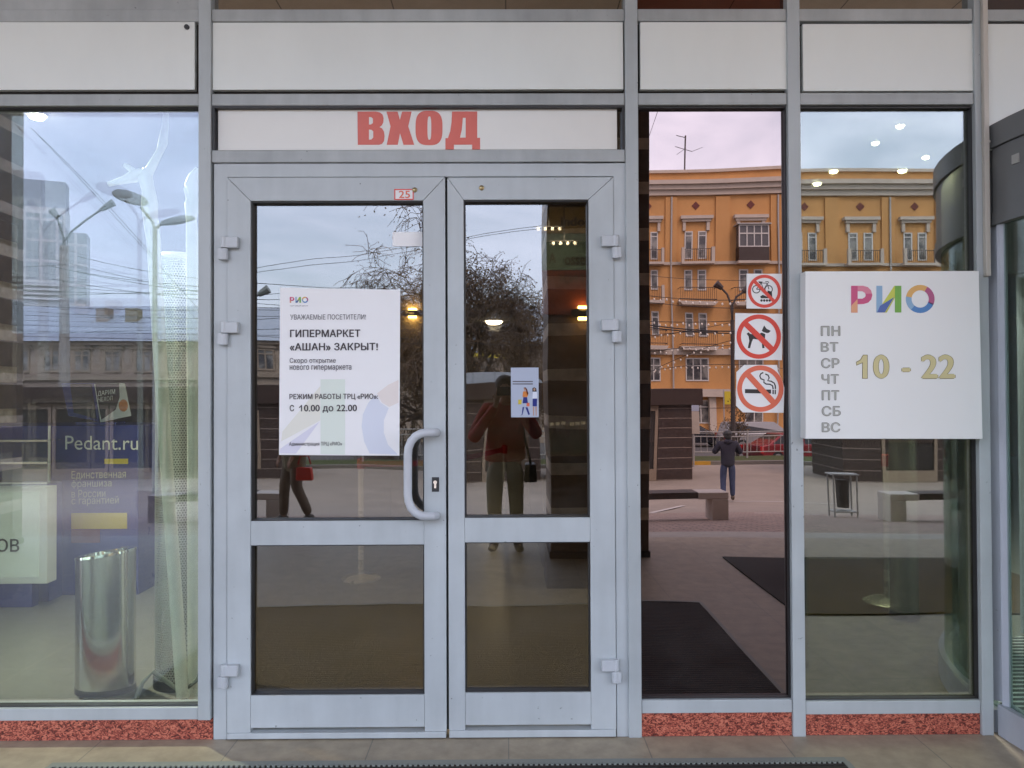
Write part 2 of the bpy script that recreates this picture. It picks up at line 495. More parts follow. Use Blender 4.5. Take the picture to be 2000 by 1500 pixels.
M['line'] = mat('road_paint', (0.62, 0.58, 0.54), 0.7, var=0.1)
M['mat'] = matmat('ribbed_mat', (0.028, 0.023, 0.020))
M['mat_added'] = matmat('added_brown_mat', (0.12, 0.078, 0.045))
M['mat_in'] = stripemat('ribbed_drum_mat', (0.03, 0.032, 0.034), (0.62, 0.64, 0.64), 0.055, 0.38, 'Y', 0.5)
M['tile_in'] = brickmat('mall_floor_tile', (0.23, 0.227, 0.212), (0.22, 0.217, 0.203), (0.30, 0.29, 0.26), 0.9, 0.9, 0.004, 0.3, off=0.0, var=0.04, bump=0.05)
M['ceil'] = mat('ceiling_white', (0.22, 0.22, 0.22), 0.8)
M['wall_in'] = mat('mall_wall', (0.33, 0.30, 0.26), 0.7, var=0.1, scale=1)
M['dkbrown'] = mat('dark_brown_board', (0.045, 0.026, 0.020), 0.6, var=0.15, scale=2)
M['dkred'] = mat('dark_red_board', (0.13, 0.022, 0.014), 0.6)
M['teal'] = mat('teal_board', (0.11, 0.19, 0.175), 0.6)
M['ochre'] = mat('ochre_board', (0.23, 0.16, 0.055), 0.6)
M['blue'] = mat('royal_blue_laminate', (0.014, 0.026, 0.20), 0.3, var=0.05, scale=2)
M['yellow'] = mat('yellow_label', (0.60, 0.47, 0.03), 0.5)
M['orange'] = mat('orange_print', (0.62, 0.20, 0.03), 0.5)
M['lit'] = mat('lit_sign_face', (0.62, 0.68, 0.63), 0.5, emit=0.06)
M['wrap'] = mat('white_wrapped_plastic', (0.86, 0.88, 0.84), 0.35, var=0.06, scale=18)
M['perf'] = perfmat()
M['soffit'] = brickmat('soffit_panel', (0.55, 0.44, 0.32), (0.52, 0.42, 0.31), (0.2, 0.165, 0.12), 0.9, 0.9, 0.006, 0.6, off=0.0, var=0.06)
M['granite'] = stripemat('striped_granite', (0.17, 0.118, 0.088), (0.78, 0.64, 0.50), 0.43, 0.27, 'Z', 0.35, 0.08)
M['granite_in'] = stripemat('striped_granite_indoors', (0.12, 0.09, 0.07), (0.72, 0.58, 0.46), 0.42, 0.38, 'Z', 0.4, 0.02)
M['mallwall'] = mat('mall_cladding', (0.42, 0.41, 0.39), 0.6, var=0.06, scale=0.6)
M['belt'] = mat('red_webbing', (0.45, 0.015, 0.012), 0.7)
M['yellowwall'] = mat('ochre_stucco', (0.54, 0.285, 0.105), 0.85, var=0.14, scale=0.5, detail=9, stretch=(1, 1, 0.5))
M['stucco_w'] = mat('pale_stucco', (0.50, 0.43, 0.365), 0.85, var=0.08, scale=1.5)
M['winframe'] = mat('white_window_frame', (0.58, 0.56, 0.53), 0.6)
M['winglass'] = mat('dark_window_glass', (0.09, 0.085, 0.09), 0.12, var=0.3, scale=0.9)
def curtainmat():
    m, nt, n, l, b = nmat('window_with_curtains')
    oi = n.new('ShaderNodeObjectInfo'); t = n.new('ShaderNodeTexCoord')
    ns = n.new('ShaderNodeTexNoise'); ns.inputs['Scale'].default_value = 1.1; ns.inputs['Detail'].default_value = 3; ns.noise_dimensions = '4D'
    sc = n.new('ShaderNodeMath'); sc.operation = 'MULTIPLY'; sc.inputs[1].default_value = 40
    c = n.new('ShaderNodeValToRGB'); e = c.color_ramp.elements
    e[0].position = 0.42; e[0].color = (0.06, 0.06, 0.065, 1); e[1].position = 0.60; e[1].color = (0.26, 0.25, 0.23, 1)
    l.new(t.outputs['Object'], ns.inputs['Vector']); l.new(oi.outputs['Random'], sc.inputs[0]); l.new(sc.outputs[0], ns.inputs['W'])
    l.new(ns.outputs['Fac'], c.inputs['Fac']); l.new(c.outputs['Color'], b.inputs['Base Color']); b.inputs['Roughness'].default_value = 0.12
    return m


M['curtain'] = curtainmat()
M['iron'] = mat('dark_iron', (0.06, 0.045, 0.04), 0.6)
M['rail'] = mat('grey_railing_paint', (0.40, 0.38, 0.36), 0.5)
M['conc'] = mat('concrete', (0.42, 0.39, 0.34), 0.8, var=0.15, scale=5, bump=0.1)
M['conc_l'] = mat('pale_concrete', (0.60, 0.53, 0.46), 0.8, var=0.08, scale=5)
M['wood'] = stripemat('dark_slat_wood', (0.075, 0.05, 0.038), (0.02, 0.014, 0.012), 0.09, 0.12, 'Y', 0.6)
M['kiosk'] = mat('kiosk_brown', (0.042, 0.025, 0.02), 0.5, var=0.15, scale=1)
M['kioskglass'] = mat('kiosk_glass', (0.045, 0.04, 0.038), 0.25, var=0.4, scale=0.7, spec=0.25)
M['kiosk_sl'] = stripemat('kiosk_slats', (0.05, 0.032, 0.027), (0.24, 0.19, 0.16), 0.33, 0.07, 'Z', 0.5)
M['beige'] = mat('beige_trim', (0.27, 0.21, 0.155), 0.6, var=0.08)
M['roofblue'] = stripemat('blue_grey_sheet_roof', (0.36, 0.40, 0.45), (0.29, 0.32, 0.37), 0.7, 0.07, 'X', 0.4, var=0.06)
M['oldwall'] = mat('old_beige_wall', (0.33, 0.26, 0.20), 0.85, var=0.15, scale=1)
M['tower_w'] = mat('tower_white', (0.72, 0.74, 0.73), 0.5, var=0.05, scale=0.2)
M['tower_g'] = brickmat('tower_glass', (0.46, 0.52, 0.54), (0.40, 0.46, 0.48), (0.70, 0.72, 0.72), 2.2, 3.2, 0.22, 0.2, off=0.0, var=0.05, swap=(PI / 2, 0, 0), bscale=0.2)
M['bark'] = mat('bark', (0.055, 0.042, 0.035), 0.9, var=0.3, scale=8)
M['twig'] = mat('brown_twig', (0.10, 0.064, 0.043), 0.9)
M['leaf'] = mat('dry_ochre_leaf', (0.17, 0.10, 0.04), 0.8)
M['cable'] = mat('black_cable', (0.015, 0.015, 0.017), 0.6)
M['bulb'] = mat('frosted_bulb', (0.85, 0.78, 0.68), 0.3)
M['lampgrey'] = mat('lamp_grey', (0.22, 0.24, 0.22), 0.5)
M['lampwhite'] = mat('lamp_post_pale', (0.50, 0.54, 0.50), 0.5)
M['skin'] = mat('skin', (0.46, 0.27, 0.19), 0.55)
M['hair'] = mat('dark_hair', (0.03, 0.02, 0.016), 0.6, var=0.3, scale=30)
M['redcoat'] = mat('red_jacket_cloth', (0.36, 0.02, 0.015), 0.8, var=0.2, scale=9, bump=0.3)
M['khaki'] = mat('khaki_cloth', (0.25, 0.215, 0.13), 0.85, var=0.3, scale=8, bump=0.3)
M['khaki_dk'] = mat('brown_trousers', (0.19, 0.14, 0.095), 0.85, var=0.35, scale=7)
M['greytr'] = mat('grey_olive_trousers', (0.30, 0.285, 0.20), 0.85, var=0.15, scale=7)
M['navy'] = mat('navy_jacket_cloth', (0.03, 0.03, 0.048), 0.85, var=0.2, scale=8)
M['denim'] = mat('blue_denim', (0.055, 0.075, 0.15), 0.85, var=0.2, scale=10)
M['shoe'] = mat('shoe_leather', (0.10, 0.07, 0.05), 0.6)
M['tyre'] = mat('tyre_rubber', (0.015, 0.015, 0.015), 0.8)
M['rim'] = mat('alloy_rim', (0.42, 0.42, 0.42), 0.35, metal=0.8)
M['cargrey'] = mat('grey_car_paint', (0.34, 0.34, 0.35), 0.25, metal=0.2)
M['carred'] = mat('dark_red_car_paint', (0.24, 0.025, 0.03), 0.22, metal=0.2)
M['cardark'] = mat('black_car_paint', (0.02, 0.02, 0.027), 0.2)
M['carglass'] = mat('car_glass', (0.02, 0.02, 0.022), 0.06)
M['tail'] = mat('tail_light_red', (0.55, 0.02, 0.02), 0.25)
M['headl'] = mat('headlight_clear', (0.7, 0.7, 0.7), 0.1)
M['drum'] = mat('drum_grey_fascia', (0.17, 0.175, 0.18), 0.38, var=0.10, scale=3)
M['drum_l'] = alu('drum_frame', (0.42, 0.45, 0.51), 0.8)
M['strip'] = mat('beige_cable_trunk', (0.50, 0.47, 0.42), 0.5)
M['glow'] = mat('lit_lamp', (1.0, 0.95, 0.84), 0.5, emit=14)
M['glow_s'] = mat('lit_spot', (1.0, 0.97, 0.9), 0.5, emit=0.22)
M['glow_y'] = mat('lit_amber_lamp', (1.0, 0.66, 0.22), 0.5, emit=24)
M['poster_blue'] = mat('poster_pale_blue', (0.42, 0.47, 0.58), 0.5)

GL_L = glass('glass_left_outer', 0.085, (0.80, 0.82, 1.0), (0.92, 0.95, 0.90), 0.0012, 0.9)
GL_L2 = glass('glass_left_inner', 0.065, (0.78, 0.79, 1.0), (0.92, 0.95, 0.90))
GL_D = glass('glass_door_outer', 0.145, (0.91, 0.94, 1.0), (0.46, 0.42, 0.34), 0.0018, 2.1)
GL_P = glass('glass_pink_film', 0.225, (1.0, 0.79, 0.755), (0.06, 0.032, 0.03), 0.008, 0.9)
GL_R = glass('glass_right_outer', 0.16, (0.94, 0.97, 0.99), (0.52, 0.53, 0.45), 0.004, 0.9)
GL_R2 = glass('glass_right_inner', 0.05, (0.95, 0.95, 0.9), (0.78, 0.82, 0.74), 0.002, 1.2)
GL_T = glass('glass_transom', 0.42, (1, 0.96, 0.9), (0.20, 0.19, 0.18))
GL_TR = glass('glass_transom_red', 0.24, (0.75, 0.35, 0.28), (0.12, 0.05, 0.045))
GL_DR = glass('glass_drum', 0.08, (0.9, 0.97, 0.95), (0.68, 0.76, 0.72))
GL_C = glass('glass_clear', 0.06, (1, 1, 1), (0.85, 0.92, 0.88))


# ------------------------------------------------------------------ flat lettering and marks
def curve_mesh(cu, name):
    o = bpy.data.objects.new(name, cu)
    COL.objects.link(o)
    dg = bpy.context.evaluated_depsgraph_get()
    dg.update()
    me = bpy.data.meshes.new_from_object(o.evaluated_get(dg))
    bpy.data.objects.remove(o)
    bpy.data.curves.remove(cu)
    return me


def place_flat(me, name, mats, parent, Y):
    for v in me.vertices:
        x, y, z = v.co
        v.co = (x, Y - z, y)
    me.materials.clear()
    for m_ in (mats if isinstance(mats, (list, tuple)) else [mats]): me.materials.append(m_)
    o = bpy.data.objects.new(name, me)
    COL.objects.link(o)
    if parent is not None: o.parent = parent
    return o


def solid_glyphs(me, name):
    """fills glyph outlines, also where strokes of one letter overlap (non-zero winding)"""
    nxt = {}
    for e in me.edges: nxt.setdefault(e.vertices[0], []).append(e.vertices[1]); nxt.setdefault(e.vertices[1], []).append(e.vertices[0])
    co = [(v.co.x, v.co.y) for v in me.vertices]
    loops, seen = [], set()
    for st in range(len(co)):
        if st in seen or st not in nxt: continue
        lp, cur, prev = [st], st, None
        seen.add(st)
        while True:
            c = [k for k in nxt[cur] if k not in seen]
            c.sort(key=lambda k: (k != cur + 1))
            if not c: break
            cur = c[0]; seen.add(cur); lp.append(cur)
        if len(lp) > 2: loops.append(lp)
    vs, ed = [], []
    for lp in loops:
        o_ = len(vs); vs += [Vector(co[k]) for k in lp]
        ed += [(o_ + k, o_ + (k + 1) % len(lp)) for k in range(len(lp))]
    bb = [(min(co[k][0] for k in l), max(co[k][0] for k in l), min(co[k][1] for k in l), max(co[k][1] for k in l)) for l in loops]
    ov, _, of_, *_r = geometry.delaunay_2d_cdt(vs, ed, [], 0, 1e-6)
    keep = []
    for f_ in of_:
        x = sum(ov[k].x for k in f_) / len(f_); y = sum(ov[k].y for k in f_) / len(f_)
        w = 0
        for l, b_ in zip(loops, bb):
            if not (b_[0] < x < b_[1] and b_[2] < y < b_[3]): continue
            for q in range(len(l)):
                (ax, ay), (bx_, by) = co[l[q]], co[l[(q + 1) % len(l)]]
                cr_ = (bx_ - ax) * (y - ay) - (x - ax) * (by - ay)
                if ay <= y < by and cr_ > 0: w += 1
                elif by <= y < ay and cr_ < 0: w -= 1
        if w: keep.append(tuple(f_))
    m2 = bpy.data.meshes.new(name)
    m2.from_pydata([(v.x, v.y, 0.5) for v in ov], [], keep)
    bm = bmesh.new(); bm.from_mesh(m2)
    bmesh.ops.delete(bm, geom=[v for v in bm.verts if not v.link_faces], context='VERTS')
    for f_ in bm.faces:
        if f_.normal.z < 0: f_.normal_flip()
    bm.to_mesh(m2); bm.free()
    return m2


def text(body, pxa, pya, pxb, pyb, Y, m, parent=None, bold=0.0, depth=0.0006, name='lettering', mirror=False, proj=None, space=1.0, skew=0.0):
    """lettering fitted to the box (pxa,pya)-(pxb,pyb) of the photograph on the plane Y"""
    cu = bpy.data.curves.new(name, 'FONT')
    cu.body = body; cu.size = 1; cu.resolution_u = 5; cu.fill_mode = 'NONE'
    cu.space_character = space + max(0, bold) * 1.2
    me = solid_glyphs(curve_mesh(cu, name), name)
    if bold > 0:                                 # heavier strokes: shifted copies, each a hair further out
        bm = bmesh.new()
        for k, (dx, dy) in enumerate(((0, 0), (-1, 0), (1, 0), (0, 0.6), (0, -0.6))):
            n0 = len(bm.verts)
            bm.from_mesh(me); bm.verts.ensure_lookup_table()
            for v in bm.verts[n0:]: v.co += Vector((dx * bold, dy * bold, 0.12 * k if v.co.z > 0 else 0.12 * k))
        bm.to_mesh(me); bm.free()
    xs = [v.co.x for v in me.vertices]; ys = [v.co.y for v in me.vertices]
    if not xs: return None
    a0, a1, b0, b1 = min(xs), max(xs), min(ys), max(ys)
    if proj is None:
        x0, x1 = X_(pxa, pyb, Y), X_(pxb, pyb, Y)
        z1, z0 = Z_(pya, pxa, Y), Z_(pyb, pxa, Y)
    else:
        x0, x1, z0, z1 = proj
    for v in me.vertices:
        fx = (v.co.x - a0) / (a1 - a0)
        if mirror: fx = 1 - fx
        v.co = (x0 + fx * (x1 - x0), z0 + (v.co.y - b0) / (b1 - b0) * (z1 - z0) + skew * fx * (x1 - x0), (depth * (v.co.z + 0.5)))
    return place_flat(me, name, m, parent, Y)


def shape(name, contours, Y, m, parent=None, depth=0.0005, local=False):
    """filled outline(s) with holes, photograph pixels on the plane Y"""
    cu = bpy.data.curves.new(name, 'CURVE')
    cu.dimensions = '2D'; cu.fill_mode = 'BOTH'; cu.extrude = depth / 2
    for c in contours:
        sp = cu.splines.new('POLY'); sp.use_cyclic_u = True; sp.points.add(len(c) - 1)
        for i, (px, py) in enumerate(c):
            if local: sp.points[i].co = (px, py, 0, 1)
            else:
                p = ray(px, py, Y); sp.points[i].co = (p.x, p.z, 0, 1)
    me = curve_mesh(cu, name)
    return place_flat(me, name, m, parent, Y - depth / 2)


def circ(cx, cy, rx, ry=None, n=40, e=2.0):
    ry = ry or rx
    r = []
    for k in range(n):
        a = 2 * PI * k / n
        c, s = math.cos(a), math.sin(a)
        r.append((cx + rx * math.copysign(abs(c) ** (2 / e), c), cy + ry * math.copysign(abs(s) ** (2 / e), s)))
    return r


def band(pts, w):                                # a stroke of width w as an outline
    L = []; R = []
    for k, p in enumerate(pts):
        a = pts[max(0, k - 1)]; b = pts[min(len(pts) - 1, k + 1)]
        dx, dy = b[0] - a[0], b[1] - a[1]; d = math.hypot(dx, dy) or 1
        L.append((p[0] - dy / d * w / 2, p[1] + dx / d * w / 2)); R.append((p[0] + dy / d * w / 2, p[1] - dx / d * w / 2))
    return L + R[::-1]


def pbox(mb, pxa, pya, pxb, pyb, y0, y1, pm=None):
    """box whose front face (at y0) covers a pixel rectangle"""
    cx, cy = (pxa + pxb) / 2, (pya + pyb) / 2
    mb.box(X_(pxa, cy, y0), X_(pxb, cy, y0), y0, y1, Z_(pyb, cx, y0), Z_(pya, cx, y0))
    return mb


# ================================================================== THE GROUND
def strip(name, x0, x1, ya, yb, dz, m, kind='structure', step=0.5):
    mb = MB(); ys = []
    y = ya
    while y > yb + 1e-6:
        ys.append(y); y -= step if y > -32 else 4.0
    ys.append(yb)
    for a, b in zip(ys[:-1], ys[1:]):
        mb.face([(x0, a, gz(a) + dz), (x1, a, gz(a) + dz), (x1, b, gz(b) + dz), (x0, b, gz(b) + dz)])
    o = mb.build(name, m)
    return tag(o, kind=kind)


mb = MB()
ys = [60, 25, 0] + [-4.2 - 0.5 * i for i in range(24)] + [-20, -27.5, -28.5, -29.5, -34, -60, -150, -400, -1500]
for a, b in zip(ys[:-1], ys[1:]):
    mb.face([(-900, a, gz(a) - 0.03), (900, a, gz(a) - 0.03), (900, b, gz(b) - 0.03), (-900, b, gz(b) - 0.03)])
tag(mb.build('ground', M['ground']), kind='structure')
strip('terrace', -14, 14, 0.16, -4.75, 0.0, M['tile_out'])
strip('terrace_edge', -14, 14, -4.75, -5.3, -0.002, M['conc'])
strip('paving', -40, 60, -5.3, -9.9, -0.004, M['paving'])
strip('plaza', -60, 80, -9.9, -24.6, -0.008, M['asphalt'])
strip('road', -90, 120, -27.4, -52, -0.012, M['road'])
tag(MB().box(-60, 80, -24.9, -24.6, gz(-25) - 0.02, gz(-25) + 0.12).build('kerb', M['kerb']), kind='structure')
tag(MB().box(VG(1357, 915).x, VG(1405, 915).x, -24.6, -24.57, gz(-25) - 0.01, gz(-25) + 0.135).build('kerb_paint', M['kerb_y']), kind='structure')
tag(MB().box(-60, 80, -27.4, -24.9, gz(-25) - 0.02, gz(-25) + 0.09).build('verge', M['grass']), kind='structure')
tag(MB().box(-90, 120, -56.4, -52, gz(-60) - 0.02, gz(-60) + 0.12).build('pavement', M['conc']), kind='structure')
# painted lines on the plaza
for pa, pb in (((1275, 1003), (1340, 990)), ((1480, 1005), (1600, 1004)), ((1420, 983), (1660, 982))):
    a, b = VG(*pa), VG(*pb)
    d = (b - a).normalized(); nn = Vector((-d.y, d.x, 0)) * 0.06
    q = MB()
    q.face([(p.x, p.y, gz(p.y) - 0.003) for p in (a + nn, b + nn, b - nn, a - nn)])
    tag(q.build('road_marking', M['line']), kind='structure')

# ribbed entrance mats
o = MB().box(-1.86, 1.37, -2.03, -0.27, 0.0, 0.012).build('entrance_mat', M['mat'])
tag(o, 'dark ribbed entrance mat lying in front of the double door', 'mat')
fr = MB()
fr.box(-1.88, 1.39, -0.27, -0.235, 0.0, 0.016); fr.box(-1.88, 1.39, -2.065, -2.03, 0.0, 0.016)
fr.box(-1.885, -1.86, -2.03, -0.27, 0.0, 0.016); fr.box(1.37, 1.395, -2.03, -0.27, 0.0, 0.016)
fr.build('mat_frame', M['lampgrey'], o)
nb = MB()
for k in range(150):
    x = -1.84 + k * 0.0214
    nb.box(x, x + 0.011, -0.282, -0.271, 0.012, 0.0175)
b_ = nb.build('rubber_nub', M['lampgrey'], o); b_['kind'] = 'stuff'
o = MB().box(2.0, 5.6, -3.62, -1.8, 0.0, 0.012).build('entrance_mat', M['mat'])
tag(o, 'wide dark ribbed mat out on the terrace, right of the striped column', 'mat')

# ================================================================== THE SHOP FRONT
front = thing('glazed_storefront', 'grey aluminium and glass shop front of a shopping centre with white cladding panels', 'shop front')
ZT = Z_(-150)
XL, XR = -5.2, X_(1940)
PX = [(388, 413.2), (1224, 1249), (1542.3, 1566.8), (1908.5, 1931)]
PX_END = [1405, 1440, 1440, 1440]
for i, (a, b) in enumerate(PX):
    y = 800 if i else 700
    up = X_(a + (0 if i else 0.8), y), X_(b, y)
    z0 = Z_(1405, 400) if i == 0 else 0.0
    MB().box(up[0], up[1], -0.012, 0.10, z0, ZT).build('mullion', M['alu'] if i != 3 else M['alu'], front, bevel=0.003)
MB().box(X_(-560), X_(-535), -0.012, 0.10, Z_(1405, 400), ZT).build('mullion', M['alu'], front, bevel=0.003)
p1r, p2l, p2r, p3l, p3r, p4l = (X_(413.2, 700), X_(1224, 800), X_(1249, 800), X_(1542.3, 800), X_(1566.8, 800), X_(1908.5, 800))
p1l = X_(388.8, 700); p4r = X_(1931, 800)
bays = [(X_(-535), p1l), (p1r, p2l), (p2r, p3l), (p3r, p4l)]
g_ = 0.0015
for i, (a, b) in enumerate(bays):
    MB().box(a + g_, b - g_, -0.004, 0.09, Z_(42, 900), Z_(18.5, 900)).build('transom', M['alu_up'], front, bevel=0.003)
    MB().box(a + g_, b - g_, -0.004, 0.09, Z_(206, 900), Z_(183, 900)).build('transom', M['alu_up'], front, bevel=0.003)
    MB().box(a + g_, b - g_, -0.003, 0.09, Z_(18.5, 900) + 0.42, ZT).build('transom', M['alu_up'], front, bevel=0.003)
MB().box(p1r + g_, p2l - g_, -0.004, 0.09, Z_(317, 820), Z_(293, 820)).build('transom', M['alu_up'], front, bevel=0.003)
MB().box(bays[0][0] + g_, bays[0][1] - g_, -0.004, 0.09, Z_(1405, 380), Z_(1381, 380)).build('sill', M['alu'], front, bevel=0.003)
MB().box(bays[2][0] + g_, bays[2][1] - g_, -0.004, 0.09, Z_(1392, 1400), Z_(1366.5, 1400)).build('sill', M['alu'], front, bevel=0.003)
MB().box(bays[3][0] + g_, bays[3][1] - g_, -0.004, 0.09, Z_(1394, 1740), Z_(1368.5, 1740)).build('sill', M['alu'], front, bevel=0.003)
# recessed backing behind the cladding panels, so that their joints read as dark slots
for a, b in bays:
    MB().box(a, b, 0.03, 0.05, Z_(183, 900) - 0.003, Z_(42, 900) + 0.003).build('panel_backing', M['gap'], front)
for (x0, x1, y0, y1) in ((-540, 380, 41, 175), (414.5, 1217.5, 43, 174.5), (1250.5, 1539, 42.5, 174), (1568.5, 1903, 46, 177)):
    MB().box(X_(x0, 110), X_(x1, 110), 0.002, 0.028, Z_(y1, (max(0, x0) + x1) / 2), Z_(y0, (max(0, x0) + x1) / 2)).build('cladding_panel', M['panel'], front, bevel=0.002)
q = ray(365, 53, 0.0)
MB().tube([(q.x, 0.003, q.z), (q.x, -0.006, q.z)], 0.011, 16).build('bolt_head', M['gasket'], front)
# upper row of glazing, mirrors the soffit
for i, (a, b) in enumerate(bays):
    z0, z1 = Z_(18.5, 900), Z_(18.5, 900) + 0.42
    if i == 0:
        MB().box(a + g_, b - g_, 0.010, 0.03, z0 + g_, z1 - g_).build('cladding_panel', M['alu_up'], front)
    else:
        MB().box(a, b, G, G + 0.006, z0, z1).build('pane', GL_TR if i == 2 else GL_T, front)
        MB().box(a, b, 0.12, 0.14, z0, z1).build('panel_backing', M['dkbrown'], front)
# red granite plinth
MB().box(XL, X_(414.8, 1420), 0.004, 0.10, 0.0, Z_(1405, 380) - 0.0015).build('plinth', M['plinth'], front)
MB().box(p2r + g_, p3l - g_, 0.004, 0.10, 0.0, Z_(1392, 1400) - 0.0015).build('plinth', M['plinth'], front)
MB().box(p3r + g_, p4l - g_, 0.004, 0.10, 0.0, Z_(1394, 1740) - 0.0015).build('plinth', M['plinth'], front)

# cream board with the entrance word over the door
zb0, zb1 = Z_(293, 820) + 0.001, Z_(206, 820) - 0.001
tw = thing('transom_window', 'low wide transom window over the double door', 'window')
MB().box(p1r + g_, p2l - g_, G, G + 0.006, zb0, zb1).build('pane', GL_D, tw)
gk = MB()
gk.box(p1r + g_, p1r + 0.012, 0.0, 0.05, zb0, zb1); gk.box(p2l - 0.012, p2l - g_, 0.0, 0.05, zb0, zb1)
gk.box(p1r + 0.012, p2l - 0.012, 0.0, 0.05, zb1 - 0.009, zb1)
gk.build('gasket', M['gasket'], tw)
eb = thing('entrance_sign', 'cream sign board over the door with large faded red letters', 'sign')
pbox(MB(), 426, 211.5, 1205, 292.5, 0.024, 0.032).build('board', M['panel_sign'], eb)


def U3(c): return [(680 + u / 7.143, 200 + v / 7.143) for u, v in c]


LT = [
    [[(130, 130), (380, 128), (440, 140), (480, 170), (495, 220), (490, 280), (470, 320), (435, 345), (475, 365), (500, 410), (508, 470), (500, 540), (470, 580), (430, 592), (135, 592)],
     [(290, 205), (320, 205), (345, 225), (345, 290), (320, 308), (290, 310)], [(290, 380), (325, 382), (350, 405), (350, 490), (325, 518), (290, 520)]],
    [[(535, 130), (690, 130), (722, 245), (752, 130), (885, 130), (838, 335), (922, 592), (772, 592), (724, 430), (692, 592), (538, 592), (592, 335)]],
    [circ(1128, 357, 188, 240, 48, 3.0), circ(1133, 358, 27, 165, 24, 3.0)],
    [[(1450, 128), (1800, 128), (1800, 495), (1840, 495), (1840, 658), (1730, 658), (1730, 590), (1475, 590), (1475, 658), (1357, 658), (1357, 500), (1392, 500), (1425, 400), (1442, 280)],
     [(1600, 215), (1640, 215), (1640, 492), (1560, 492), (1585, 380)]]]
for L in LT:
    shape('letter', [U3(c) for c in L], 0.0235, M['red'], eb, 0.001)

# ------------------------------------------------------------------ fixed windows


def window(name, label, x0, x1, z0, z1, outer, inner=None, tilt=(0, 0), group=None, gask=0.005):
    w = thing(name, label, 'window', group=group)
    MB().box(x0 + g_, x1 - g_, G, G + 0.006, z0 + g_, z1 - g_).build('outer_pane', outer, w)
    if inner:
        cx, cz = (x0 + x1) / 2, (z0 + z1) / 2
        hx, hz = (x1 - x0) / 2 - 0.012, (z1 - z0) / 2 - 0.012
        p = MB().box(-hx, hx, 0, 0.004, -hz, hz).build('inner_pane', inner, w, loc=(cx, G + 0.030, cz))
        p.rotation_euler = (tilt[1], 0, tilt[0])
    k = MB()
    for (a, b, c, d) in ((x0 + g_, x0 + gask, z0 + gask, z1 - gask), (x1 - gask, x1 - g_, z0 + gask, z1 - gask), (x0 + g_, x1 - g_, z1 - gask - 0.002, z1 - g_), (x0 + g_, x1 - g_, z0 + g_, z0 + gask)):
        k.box(a, b, 0.012, 0.05, c, d)
    k.build('gasket', M['gasket'], w)
    return w


window('shop_window', 'wide clear shop window at the left edge mirroring lamp posts and sky', bays[0][0], bays[0][1], Z_(1381, 380), Z_(206, 300), GL_L, GL_L2, (0.0115, 0.005))
window('shop_window', 'narrow pink tinted window mirroring the ochre apartment house', bays[2][0], bays[2][1], Z_(1366.5, 1400), Z_(206, 1400), GL_P)
window('shop_window', 'greenish window behind the opening hours sign at the right', bays[3][0], bays[3][1], Z_(1368.5, 1740), Z_(206, 1740), GL_R, GL_R2, (-0.0045, 0.001))

# ------------------------------------------------------------------ the double door
door = thing('double_door', 'grey aluminium double door with glass panels and a bent pull handle', 'door')
fy = 0.001
zt = Z_(319, 820)
f = MB()
f.box(X_(417, 900), X_(443, 900), fy, 0.09, 0.0, zt)
f.box(X_(443, 900), X_(1202, 900), fy, 0.09, Z_(345, 820), zt)
f.box(X_(1202, 900), X_(1229, 900), fy, 0.09, 0.0, zt)
f.build('door_frame', M['door'], door, bevel=0.002)
gp = MB()
for (a, b, c, d) in ((440.5, 347.5, 446.5, 1436), (869, 347.5, 877.5, 1436), (1198.5, 347.5, 1204.5, 1436), (447, 343, 1198, 349)):
    gp.box(X_(a, 900), X_(c, 900), 0.062, 0.068, Z_(d, 820), Z_(b, 820))
gp.build('door_seal', M['gasket'], door)


def leaf(xa, xb, ga, gb, rails, zb, ybot):
    """one leaf: stiles, rails and two panes; rails = pixel rows of the openings"""
    L = bpy.data.objects.new('door_leaf', None); COL.objects.link(L); L.parent = door
    x0, x1, a, b = X_(xa, 900), X_(xb, 900), X_(ga, 900), X_(gb, 900)
    cx = (ga + gb) / 2
    top = Z_(347, cx); bot = Z_(ybot, cx)
    y0, y1 = -0.006, 0.06
    t1, t2, t3, t4 = [Z_(r, cx) for r in rails]
    fm = MB()
    k = 0.0008

    def pr(pts): fm.prism(pts, y0, y1)
    pr([(x0, bot), (a - k, bot), (a - k, t1), (x0, top - k * 2)])
    pr([(b + k, bot), (x1, bot), (x1, top - k * 2), (b + k, t1)])
    pr([(x0 + k, top), (a, t1 + k), (b, t1 + k), (x1 - k, top)])
    fm.box(a, b, y0 + 0.0005, y1, t3, t2)
    fm.box(a, b, y0 + 0.0005, y1, bot + 0.021, t4)
    fm.build('leaf_frame', M['door'], L, bevel=0.0015)
    MB().box(x0 + 0.002, x1 - 0.002, y0 - 0.006, y1 - 0.01, 0.006, bot - 0.0006).build('kick_strip', M['door'], L, bevel=0.002)
    kk = MB()
    for (z0, z1) in ((t2, t1), (t4, t3)):
        w_ = 0.005
        kk.box(a, a + w_, 0.004, 0.05, z0, z1); kk.box(b - w_, b, 0.004, 0.05, z0, z1)
        kk.box(a + w_, b - w_, 0.004, 0.05, z1 - w_, z1); kk.box(a + w_, b - w_, 0.004, 0.05, z0, z0 + w_)
    kk.build('gasket', M['gasket'], L)
    for (z0, z1) in ((t2, t1), (t4, t3)):
        MB().box(a + 0.003, b - 0.003, G, G + 0.006, z0 + 0.003, z1 - 0.003).build('glass_panel', GL_D, L)
    return L


LL = leaf(444.5, 871, 490.5, 828, (393, 1017, 1064, 1357), 1428, 1429)
LR = leaf(875.5, 1200.5, 907.5, 1151.5, (391, 1011, 1058.5, 1352), 1425, 1424)


